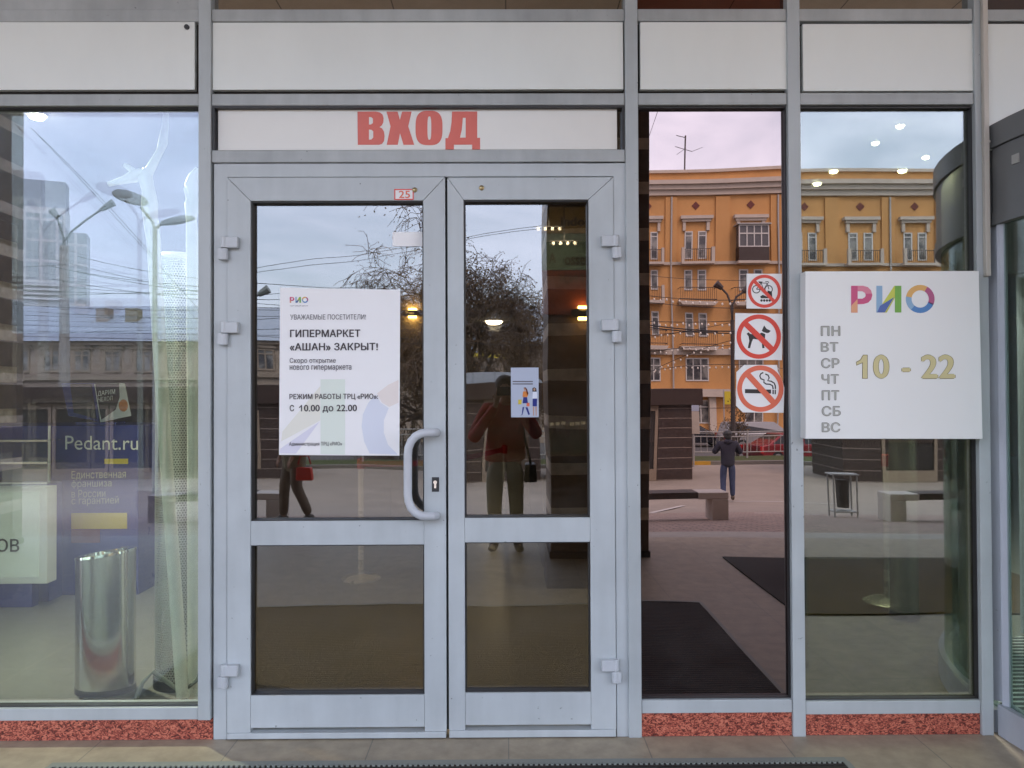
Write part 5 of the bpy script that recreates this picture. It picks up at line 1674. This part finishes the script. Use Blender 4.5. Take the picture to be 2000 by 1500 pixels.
MB().box(V(1390, 800, YH).x, V(1403, 800, YH).x, YH + 0.002, YH + 0.5, hz0, H(765) - 0.002).build('shop_pier', M['stucco_w'], ap)
yb_ = thing('banner', 'small yellow banner hanging over the pavement of the ochre house', 'banner', (V(1432, 766, -50).x, -50, 0))
MB().box(-0.35, 0.35, -0.03, 0.03, V(1432, 780, -50).z, V(1432, 754, -50).z).build('cloth', M['yellow'], yb_)
MB().tube([(-0.4, 0, gz(-50)), (-0.4, 0, V(1432, 750, -50).z)], 0.04, 6).build('pole', M['rail'], yb_)
an = thing('tv_antenna', 'rooftop television aerial on the ochre house', 'antenna', (V(1342, 335, YH - 4).x, YH - 4, H(336)))
ht = V(1342, 264, YH - 4).z - H(336)
MB().tube([(0, 0, 0), (0, 0, ht)], 0.07, 6).build('mast', M['iron'], an)
MB().tube([(-0.9, 0.3, ht - 0.05), (0, 0, ht - 0.2)], 0.035, 5).tube([(-1.0, 0.4, ht * 0.73), (0.7, -0.3, ht * 0.66)], 0.03, 5).tube([(0.7, -0.3, ht * 0.66), (1.6, -0.3, ht * 0.74)], 0.02, 5).tube([(-0.7, -0.3, ht * 0.6), (0.1, 0, ht * 0.72)], 0.02, 5).build('aerial', M['iron'], an)

# --- long low house with a blue sheet roof
YL = -46.0
lx0, lx1 = V(-420, 700, YL).x, V(1075, 700, YL).x
le, lr = V(300, 667, YL).z, V(300, 598, YL - 5.5).z
lo_ = thing('low_house', 'long low beige house under a blue grey sheet roof', 'building')
MB().box(lx0, lx1, YL - 11, YL, gz(-60), le).build('wall', M['oldwall'], lo_)
rf = MB()
rf.face([(lx0 - 0.4, YL + 0.5, le + 0.001), (lx1 + 0.4, YL + 0.5, le + 0.001), (lx1 + 0.4, YL - 5.5, lr), (lx0 - 0.4, YL - 5.5, lr)])
rf.face([(lx0 - 0.4, YL - 11.5, le + 0.001), (lx1 + 0.4, YL - 11.5, le + 0.001), (lx1 + 0.4, YL - 5.5, lr), (lx0 - 0.4, YL - 5.5, lr)])
rf.face([(lx0 - 0.4, YL + 0.5, le), (lx0 - 0.4, YL - 5.5, lr), (lx0 - 0.4, YL - 11.5, le)])
rf.face([(lx1 + 0.4, YL + 0.5, le), (lx1 + 0.4, YL - 5.5, lr), (lx1 + 0.4, YL - 11.5, le)])
roof = rf.build('roof', M['roofblue'], lo_)
for px in (262, 205, 20, 700):
    x = V(px, 620, YL - 3).x
    MB().box(x - 0.4, x + 0.4, YL - 3.4, YL - 2.6, le + 1.0, V(px, 603, YL - 3).z).build('chimney', M['ochre'] if px == 262 else M['oldwall'], roof)
MB().box(lx0 - 0.1, lx1 + 0.1, YL + 0.002, YL + 0.2, V(300, 742, YL).z, V(300, 733, YL).z).build('string_course', M['beige'], lo_)
MB().box(lx0 - 0.1, lx1 + 0.1, YL + 0.002, YL + 0.3, le - 0.25, le - 0.002).build('eaves_board', M['beige'], lo_)
mL = 1 / (FPX / ((2 * G - YL) - CAM.y))
f_ = MB(); w, h = 34 * mL, 44 * mL
f_.box(-w / 2, -w / 2 + 0.12, 0.002, 0.08, 0, h); f_.box(w / 2 - 0.12, w / 2, 0.002, 0.08, 0, h); f_.box(-w / 2 + 0.12, w / 2 - 0.12, 0.002, 0.08, 0, 0.12); f_.box(-w / 2 + 0.12, w / 2 - 0.12, 0.002, 0.08, h - 0.12, h)
f_.box(-0.05, 0.05, 0.002, 0.075, 0.12, h - 0.12); f_.box(-w / 2 + 0.12, w / 2 - 0.12, 0.002, 0.075, h * 0.72, h * 0.72 + 0.08)
f_.prism([(-w / 2 - 0.25, h + 0.05), (w / 2 + 0.25, h + 0.05), (w / 2 * 0.6, h + 0.45), (0, h + 0.55), (-w / 2 * 0.6, h + 0.45)], 0.002, 0.16)
WL = f_.build('window', M['beige'], lo_)
MB().box(-w / 2 + 0.12, w / 2 - 0.12, 0.003, 0.03, 0.12, h - 0.12).build('pane', M['curtain'], WL)
for k in range(24):
    px = -380 + k * 60
    if px > 1050: break
    o = WL if k == 0 else copy_tree(WL)
    o.location = (V(px, 700, YL).x, YL, V(px, 728, YL).z)
si = thing('shop_banner', 'yellow banner with pale block letters over it in front of the low house', 'banner')
ysg = YL + 0.6
q0, q1_ = V(906, 698, ysg), V(986, 689, ysg)
MB().box(q0.x, q1_.x, ysg, ysg + 0.12, q0.z, q1_.z).build('board', M['yellow'], si)
text('ОН', 0, 0, 0, 0, ysg + 0.06, M['poster_blue'], si, 0.03, 0.06, mirror=True, proj=(V(908, 680, ysg).x, V(930, 680, ysg).x, V(908, 687, ysg).z, V(908, 673, ysg).z))

# --- tall pale office block far left
YT = -118.0
T = lambda px, py: V(px, py, YT)
of = thing('office_block', 'tall pale office block with a glazed front beyond the low house', 'building')
MB().box(T(-260, 500).x, T(132, 500).x, YT - 5, YT, gz(-60), T(0, 412).z).build('wall', M['tower_w'], of)
MB().box(T(-255, 500).x, T(128, 500).x, YT + 0.01, YT + 0.4, T(0, 560).z, T(0, 425).z).build('glazed_front', M['tower_g'], of)
MB().box(T(133, 500).x, T(166, 500).x, YT - 6, YT - 2, gz(-60), T(0, 452).z).build('side_wing', M['tower_g'], of)
MB().box(T(40, 500).x, T(131, 500).x, YT - 4.5, YT - 1, T(0, 412).z + 0.01, T(0, 358).z).build('roof_house', M['roofblue'], of)
for k in range(4):
    MB().box(T(-255, 500).x, T(128, 500).x, YT + 0.01, YT + 0.7, T(0, 590 - 9 * k).z, T(0, 586 - 9 * k).z).build('floor_band', M['tower_w'], of)

pv = T(168, 500); th = -0.38
of.rotation_euler = (0, 0, th)
of.location = Vector((pv.x, pv.y, 0)) - Matrix.Rotation(th, 3, 'Z') @ Vector((pv.x, pv.y, 0))

# --- lamp posts and overhead wires
Yp = -28.0
cp = thing('concrete_lamp_post', 'thick concrete lamp post with two bent arms mirrored in the left window', 'lamp post', (V(125, 700, Yp).x, Yp, gz(Yp)))
P0 = V(125, 700, Yp)
L_ = lambda px, py: (V(px, py, Yp).x - P0.x, 0, V(px, py, Yp).z - gz(Yp))
MB().tube([(0, 0, 0), L_(125, 480)], [0.24, 0.17], 8).build('shaft', M['conc'], cp)
MB().tube([L_(125, 484), L_(126, 470), L_(140, 452), L_(165, 432), L_(200, 408)], 0.05, 6).build('arm', M['lampgrey'], cp)
MB().tube([L_(125, 484), L_(124, 465), L_(116, 440), L_(109, 420)], 0.05, 6).build('arm', M['lampgrey'], cp)
for (a, b) in (((198, 410), (222, 396)), ((112, 424), (101, 412))):
    MB().tube([L_(*a), L_(*b)], [0.10, 0.16], 8).build('lamp_head', M['lampgrey'], cp)
Yd = -12.0
pl_ = thing('plaza_lamp', 'slim plaza lamp post carrying two round disc heads', 'lamp post', (V(303, 700, Yd).x, Yd, gz(Yd)))
P1 = V(303, 700, Yd)
D_ = lambda px, py: Vector((V(px, py, Yd).x - P1.x, 0, V(px, py, Yd).z - gz(Yd)))
MB().tube([(0, 0, 0), D_(303, 445)], [0.06, 0.045], 10).build('post', M['lampwhite'], pl_, smooth=True)
MB().tube([D_(303, 447), D_(298, 432), D_(276, 405)], 0.032, 8).build('arm', M['lampwhite'], pl_, smooth=True)
MB().tube([D_(303, 447), D_(315, 438), D_(330, 432)], 0.032, 8).build('arm', M['lampwhite'], pl_, smooth=True)
for c, ang in ((D_(255, 386), 0.42), (D_(347, 431), -0.15)):
    o = MB().lathe([(0.10, -0.07), (0.32, -0.035), (0.345, 0.0), (0.30, 0.05), (0.12, 0.085)], n=32).build('disc_head', M['lampgrey'], pl_, smooth=True, loc=c)
    o.rotation_euler = (-0.35, ang, 0)
Ys = -38.0
ds = thing('street_lamp', 'dark twin armed street lamp in front of the ochre house', 'lamp post', (V(1437, 700, Ys + 1.2).x, Ys + 10.2, gz(Ys)))
Yq = Ys + 10.2
P2 = V(1437, 700, Yq)
ds.location.x = P2.x
S_ = lambda px, py: (V(px, py, Yq).x - P2.x, 0, V(px, py, Yq).z - gz(Yq))
MB().tube([(0, 0, 0), S_(1437, 606)], [0.11, 0.07], 8).build('post', M['iron'], ds)
MB().tube([S_(1437, 606), S_(1435, 580), S_(1428, 562), S_(1416, 549)], 0.04, 6).build('arm', M['iron'], ds)
MB().tube([S_(1437, 606), S_(1438, 580), S_(1445, 566), S_(1460, 556)], 0.04, 6).build('arm', M['iron'], ds)
MB().tube([S_(1419, 551), S_(1407, 542)], [0.09, 0.16], 8).build('lamp_head', M['iron'], ds)
MB().tube([S_(1457, 557), S_(1469, 549)], [0.09, 0.16], 8).build('lamp_head', M['iron'], ds)
far = thing('street_lamp', 'pale street lamp arm just left of the poster, far along the street', 'lamp post', (V(480, 600, -36).x, -36, gz(-36)))
FQ = lambda px, py: (V(px, py, -36).x - far.location.x, 0, V(px, py, -36).z - gz(-36))
MB().tube([(0, 0, 0), FQ(480, 600)], [0.12, 0.08], 8).build('post', M['lampgrey'], far)
MB().tube([FQ(480, 600), FQ(490, 585), FQ(510, 571)], 0.05, 6).build('arm', M['lampgrey'], far)
MB().tube([FQ(507, 573), FQ(523, 564)], [0.12, 0.22], 8).build('lamp_head', M['lampgrey'], far)

wires = [((-60, 560), (400, 575), 4), ((-60, 578), (400, 566), 3), ((-60, 600), (400, 622), 4), ((-60, 622), (400, 630), 3), ((-60, 652), (400, 640), 3), ((150, 500), (400, 545), 5), ((150, 530), (400, 560), 4), ((490, 600), (800, 606), 3), ((490, 612), (800, 620), 3), ((490, 640), (800, 634), 3), ((490, 655), (800, 660), 3),
         ((-60, 590), (400, 605), 5), ((-60, 612), (560, 618), 6), ((-60, 632), (560, 640), 4), ((100, 505), (560, 596), 8), ((100, 520), (560, 585), 10), ((100, 545), (560, 600), 6), ((-60, 522), (130, 516), 3),
         ((130, 560), (560, 572), 8), ((-60, 645), (1075, 652), 5), ((-60, 655), (1075, 668), 4), ((60, 250), (300, 500), -6), ((75, 265), (420, 640), -4), ((490, 530), (840, 480), -8), ((490, 538), (840, 488), -5), ((488, 553), (800, 560), 4),
         ((900, 470), (1065, 440), -3), ((900, 474), (1065, 446), -3), ((880, 580), (1065, 584), 2), ((880, 622), (1065, 640), 3), ((1265, 600), (1560, 604), 4), ((1265, 640), (1560, 642), 5), ((1265, 644), (1560, 647), 4), ((1265, 548), (1560, 556), 4), ((1265, 660), (1440, 630), 2), ((1240, 790), (1560, 782), 3), ((1282, 205), (1240, 330), 0)]
for i, (a, b, sag) in enumerate(wires):
    Yw = -24.0 - (i % 5) * 1.7
    w_ = MB(); pts = []
    for k in range(13):
        t_ = k / 12
        px, py = a[0] + (b[0] - a[0]) * t_, a[1] + (b[1] - a[1]) * t_ + sag * 4 * t_ * (1 - t_)
        pts.append(V(px, py, Yw))
    w_.tube(pts, 0.010 if i not in (31, 32) else 0.02, 4)
    tag(w_.build('overhead_wire', M['cable']), 'thin dark overhead wire strung above the street', 'wire', group='overhead wires above the street')
# garlands of bulbs across the street
gb = MB(); gb.ball((0, 0, 0), 0.036, 0.036, 0.045, 8, 6)
bulb0 = None
for i, (a, b, sag, n) in enumerate((((1262, 592), (1562, 590), 6, 22), ((1262, 638), (1562, 622), 4, 24), ((1262, 662), (1562, 655), -8, 22), ((1262, 688), (1562, 676), -6, 24), ((1262, 724), (1562, 640), -10, 22), ((1262, 722), (1562, 720), -12, 26), ((880, 640), (1070, 668), 6, 16), ((880, 700), (1070, 640), 3, 16))):
    gl = thing('bulb_garland', ('string of small pale bulbs mirrored over the ochre house' if i < 6 else 'string of small pale bulbs mirrored among the bare trees'), 'garland', group='bulb garlands over the street' if i < 6 else 'bulb garlands among the trees')
    Yw = -23.0 - 1.1 * i
    pts = []
    for k in range(n):
        t_ = k / (n - 1)
        px, py = a[0] + (b[0] - a[0]) * t_, a[1] + (b[1] - a[1]) * t_ + sag * 4 * t_ * (1 - t_)
        pts.append(V(px, py, Yw))
    MB().tube([p + Vector((0, 0, 0.08)) for p in pts], 0.01, 4).build('wire', M['cable'], gl)
    for p in pts:
        if bulb0 is None:
            bulb0 = gb.build('bulb', M['bulb'], gl, smooth=True, loc=p)
        else:
            o = bulb0.copy(); COL.objects.link(o); o.parent = gl; o.location = p + Vector((0, 0, random.uniform(-0.05, 0.05)))


# --- bare autumn trees
def tree(label, base, H_, spread, seed, droop, leaves, levels=4, lean=0.0, kids=(7, 6, 6, 5)):
    rnd = random.Random(seed)
    t = thing('bare_tree', label, 'tree', base)
    tr_, cr_ = MB(), MB()
    tips = []

    def grow(p, d, L, r, lev):
        n = 4 if lev < 2 else 3
        pts = [p.copy()]; rs = [r]
        for k in range(n):
            j = Vector((rnd.uniform(-1, 1), rnd.uniform(-1, 1), rnd.uniform(-1, 1))) * (0.16 + 0.07 * lev)
            d = (d + j + Vector((0, 0, 0.10 - droop * lev * 0.11))).normalized()
            p = p + d * (L / n)
            pts.append(p.copy()); rs.append(max(0.009, r * (1 - 0.68 * (k + 1) / n)))
        (tr_ if lev < 2 else cr_).tube(pts, rs, 7 if lev < 2 else 3, caps=False)
        if lev >= levels:
            tips.append(pts[-1]); tips.append(pts[1]); return
        for q in range(kids[lev]):
            s_ = rnd.uniform(0.3, 1.0)
            i = min(n - 1, int(s_ * n)); f_ = s_ * n - i
            pp = pts[i].lerp(pts[i + 1], f_)
            dd = (pts[i + 1] - pts[i]).normalized()
            a = rnd.uniform(0, 2 * PI)
            side = dd.orthogonal().normalized()
            side = Matrix.Rotation(a, 3, dd) @ side
            nd = (dd * rnd.uniform(0.45, 0.9) + side * spread).normalized()
            grow(pp, nd, L * rnd.uniform(0.45, 0.72), max(0.012, rs[i] * 0.55), lev + 1)
    grow(Vector((0, 0, 0)), Vector((lean, 0, 1)).normalized(), H_ * 0.46, H_ * 0.028, 0)
    tr_.build('trunk', M['bark'], t, smooth=True)
    for _ in range(leaves):
        c = rnd.choice(tips) + Vector((rnd.uniform(-.25, .25), rnd.uniform(-.25, .25), rnd.uniform(-.35, .15)))
        cr_.cur = 1
        u = Vector((rnd.uniform(-1, 1), rnd.uniform(-1, 1), rnd.uniform(-1, 1))).normalized() * 0.05
        v = u.orthogonal().normalized() * 0.034
        cr_.face([c - u, c + v, c + u, c - v])
    me = bpy.data.meshes.new('crown'); me.from_pydata(cr_.v, [], cr_.f); me.materials.append(M['twig']); me.materials.append(M['leaf'])
    me.polygons.foreach_set('material_index', cr_.m)
    o = bpy.data.objects.new('crown', me); COL.objects.link(o); o.parent = t
    return t


def tbase(px, Y): return (V(px, 800, Y).x, Y, gz(Y))


tree('tall bare willow with dense brown twigs mirrored in the right door leaf', tbase(936, -30), 13.6, 0.85, 3, 0.9, 12000, kids=(11, 9, 8, 8))
tree('bare birch with drooping twigs mirrored right of the poster', tbase(862, -32), 9.6, 0.7, 12, 1.3, 7000, kids=(10, 8, 8, 7))
tree('low ochre leaved tree left of the dark column, behind the willow', tbase(1040, -36), 7.6, 0.9, 21, 0.6, 9000, kids=(9, 7, 6, 5))
tree('thin young tree at the corner of the ochre house, under the dog sticker', tbase(1447, -29), 3.4, 0.5, 33, 0.3, 300, levels=3, kids=(6, 4, 4, 3))


# ================================================================== PEOPLE
def skinmesh(name, chains, m, parent, sub=2):
    """one continuous skinned surface from chains of (point, radius); chains share joints by coordinate"""
    vs, es, rs, idx = [], [], [], {}

    def vid(p, r):
        k = tuple(round(c, 4) for c in p)
        if k not in idx:
            idx[k] = len(vs); vs.append(p); rs.append(r)
        return idx[k]
    for ch in chains:
        ids = [vid(p, r) for p, r in ch]
        for a, b in zip(ids[:-1], ids[1:]): es.append((a, b))
    me = bpy.data.meshes.new(name); me.from_pydata(vs, es, [])
    o = bpy.data.objects.new(name, me); COL.objects.link(o)
    sk = o.modifiers.new('skin', 'SKIN'); sk.use_smooth_shade = True
    for i, sv in enumerate(me.skin_vertices[0].data):
        r = rs[i]
        sv.radius = r if isinstance(r, tuple) else (r, r)
        sv.use_root = (i == 0)
    sb = o.modifiers.new('sub', 'SUBSURF'); sb.levels = sub; sb.render_levels = sub
    dg = bpy.context.evaluated_depsgraph_get(); dg.update()
    me2 = bpy.data.meshes.new_from_object(o.evaluated_get(dg))
    bpy.data.objects.remove(o)
    me2.materials.clear(); me2.materials.append(m)
    me2.polygons.foreach_set('use_smooth', [True] * len(me2.polygons))
    o = bpy.data.objects.new(name, me2); COL.objects.link(o); o.parent = parent
    return o


def person(label, loc, rz, s, arms, legs, coat, trous, hair='hair', hood=False, coat_len=0.88, hat=None, wd=0.185):
    """faces +y before rotation; arms = ((elbow, wrist, fingers direction) left, right), legs = ((knee, ankle) left, right)"""
    t = thing('person', label, 'person', loc, rz)
    t.scale = (s, s, s)
    pel, spn, chs, nek = (0, 0, 0.95), (0, 0.0, 1.14), (0, 0.0, 1.34), (0, 0.01, 1.47)
    hd = [((0, 0.015, 1.53), 0.055), ((0, 0.03, 1.585), (0.078, 0.088)), ((0, 0.03, 1.64), (0.078, 0.095)), ((0, 0.02, 1.70), (0.06, 0.075))]
    body = [[(pel, 0.13), (spn, 0.125), (chs, (0.15, 0.11)), (nek, 0.06)] + hd]
    ct_ = [[((0, 0, coat_len), (wd, 0.16)), (pel, (wd, 0.16)), (spn, (wd - 0.01, 0.155)), (chs, (0.2, 0.145)), ((0, 0.0, 1.44), (0.10, 0.09)), ((0, 0.005, 1.485), 0.078)]]
    tr_ = [[((0, 0, 1.0), 0.145), (pel, 0.15)]]
    sh_l = []
    for i, (el, wr, fd) in enumerate(arms):
        sx = -1 if i == 0 else 1
        shd = (sx * 0.185, 0.0, 1.40)
        el, wr, fd = Vector(el), Vector(wr), Vector(fd).normalized()
        palm = wr + fd * 0.05; kn = wr + fd * 0.085
        body.append([(chs, 0.11), (shd, 0.055), (tuple(el), 0.040), (tuple(wr), 0.026), (tuple(palm), (0.030, 0.018)), (tuple(kn), (0.034, 0.015))])
        sd_ = fd.cross(Vector((0, 0, 1)) if abs(fd.z) < 0.8 else Vector((0, 1, 0))).normalized()
        up_ = sd_.cross(fd)
        for q, (off, ln) in enumerate(((-0.027, 0.062), (-0.009, 0.075), (0.009, 0.07), (0.027, 0.054))):
            a = kn + sd_ * off; b = a + fd * ln * 0.55; c = b + (fd * 0.6 + up_ * -0.6).normalized() * ln * 0.5
            body.append([(tuple(kn), (0.034, 0.015)), (tuple(a), 0.009), (tuple(b), 0.0085), (tuple(c), 0.007)])
        th = palm + sd_ * -0.032 * sx; th2 = th + (fd * 0.8 + sd_ * -0.6 * sx).normalized() * 0.04
        body.append([(tuple(palm), (0.030, 0.018)), (tuple(th), 0.011), (tuple(th2), 0.009)])
        ct_.append([(chs, (0.19, 0.14)), (shd, 0.092), (tuple(el), 0.068), (tuple(wr - (wr - el).normalized() * 0.01), 0.046)])
    for i, (kn, an) in enumerate(legs):
        sx = -1 if i == 0 else 1
        hip = (sx * 0.095, 0, 0.90)
        an = Vector(an); toe = an + Vector((sx * 0.03, 0.15, -0.055))
        body.append([(pel, 0.13), (hip, 0.085), (tuple(kn), 0.052), (tuple(an), 0.036), (tuple(toe), 0.03)])
        tr_.append([(pel, 0.15), (hip, 0.105), (tuple(kn), 0.078), (tuple(an + Vector((0, 0, 0.02))), 0.064)])
        heel = an + Vector((0, -0.06, -0.04))
        sh_l.append([(tuple(an + Vector((0, 0, 0.05))), 0.05), (tuple(an + Vector((0, 0.0, -0.02))), 0.052), (tuple(an + Vector((sx * 0.015, 0.08, -0.04))), (0.046, 0.04)), (tuple(an + Vector((sx * 0.03, 0.16, -0.052))), (0.042, 0.03))])
        sh_l.append([(tuple(an + Vector((0, 0.0, -0.02))), 0.052), (tuple(heel), 0.042)])
    bo = skinmesh('body', body, M['skin'], t)
    # nose, ears, eyes and mouth joined into the body mesh
    fm = MB(); fm.ball((0, 0.128, 1.592), 0.012, 0.02, 0.022, 8, 6); fm.ball((-0.08, 0.02, 1.60), 0.012, 0.02, 0.03, 8, 6); fm.ball((0.08, 0.02, 1.60), 0.012, 0.02, 0.03, 8, 6)
    fm.build('face_detail', M['skin'], bo, smooth=True).name = 'nose_and_ears'
    em = MB(); em.ball((-0.032, 0.112, 1.622), 0.011, 0.008, 0.007, 8, 6); em.ball((0.032, 0.112, 1.622), 0.011, 0.008, 0.007, 8, 6); em.ball((0, 0.112, 1.553), 0.022, 0.008, 0.005, 8, 6)
    em.build('eyes_and_mouth', M['hair'], bo, smooth=True)
    skinmesh('jacket', ct_, M[coat], t)
    skinmesh('trousers', tr_, M[trous], t)
    for i, part in enumerate((sh_l[:2], sh_l[2:])): skinmesh('shoe', part, M['shoe'], t)
    hm = MB(); n = 16
    hm.ball((0, -0.005, 1.658), 0.106, 0.115, 0.095, 16, 10)
    hm.ball((0, -0.035, 1.58), 0.088, 0.075, 0.09, 14, 8)
    hm.build('cap' if hat else 'hair', M[hat or hair], t, smooth=True)
    if hood:
        skinmesh('hood', [[((-0.09, -0.05, 1.47), 0.05), ((0, -0.12, 1.45), 0.065), ((0.09, -0.05, 1.47), 0.05)]], M[coat], t)
    return t


Yph = -3.95
px_ = V(986, 900, Yph)
ph_arms = (((-0.33, 0.06, 1.12), (-0.085, 0.34, 1.46), (0.25, 0.15, 1)), ((0.33, 0.06, 1.14), (0.085, 0.34, 1.46), (-0.25, 0.15, 1)))
person('person in a red jacket taking the photograph, mirrored in the right door leaf', (px_.x, Yph, 0), 0.0, 0.97, ph_arms, (((-0.10, 0.05, 0.50), (-0.10, 0.0, 0.09)), ((0.11, 0.06, 0.50), (0.12, 0.03, 0.09))), 'redcoat', 'greytr', coat_len=0.90, wd=0.22)
tag(MB().box(px_.x - 0.078, px_.x + 0.078, Yph + 0.362, Yph + 0.371, 1.495, 1.575).build('mobile_phone', M['gasket'], bevel=0.003), 'black mobile phone held up sideways in both hands by the person in red', 'phone')
hb = thing('handbag', 'dark handbag hanging at the hip of the person in red', 'bag', (px_.x + 0.24, Yph - 0.02, 0.78))
MB().prism([(-0.06, -0.1), (0.06, -0.1), (0.05, 0.08), (-0.05, 0.08)], -0.13, 0.13).build('pouch', M['gasket'], hb, bevel=0.015)
MB().tube([(0, 0.1, 0.08), (-0.06, 0.05, 0.35), (-0.09, 0.03, 0.6)], 0.012, 6).build('strap', M['gasket'], hb)
p = VG(1428, 983)
person('person in a dark hooded jacket and jeans standing with raised forearms on the plaza', p, PI + 0.15, 1.02, (((-0.33, 0.05, 1.15), (-0.14, 0.26, 1.28), (0.3, 0.6, 0.6)), ((0.33, 0.05, 1.15), (0.14, 0.26, 1.28), (-0.3, 0.6, 0.6))), (((-0.11, 0.04, 0.50), (-0.12, 0.06, 0.09)), ((0.11, 0.03, 0.50), (0.12, -0.10, 0.09))), 'navy', 'denim', hood=True, hat='gasket', coat_len=0.80)
p = VG(574, 1026)
person('person in a khaki coat with a red bag standing by the left bench', p, 0.9, 1.0, (((-0.27, -0.04, 1.13), (-0.26, 0.10, 0.90), (0.1, 0.4, -1)), ((0.27, -0.02, 1.13), (0.27, 0.14, 0.92), (-0.1, 0.5, -1))), (((-0.10, 0.10, 0.50), (-0.10, 0.12, 0.09)), ((0.10, 0.02, 0.50), (0.11, -0.16, 0.10))), 'khaki', 'khaki_dk', coat_len=0.66, wd=0.21)
rb = thing('shopping_bag', 'red bag held by the person in khaki', 'bag', (p.x + 0.20, p.y + 0.24, p.z + 0.70))
MB().prism([(-0.11, -0.09), (0.11, -0.09), (0.09, 0.09), (-0.09, 0.09)], -0.05, 0.05).build('pouch', M['sred'], rb, bevel=0.015)
MB().tube([(-0.08, 0, 0.13), (-0.05, 0, 0.24), (0.05, 0, 0.24), (0.08, 0, 0.13)], 0.01, 6).build('bag_handle', M['belt'], rb)
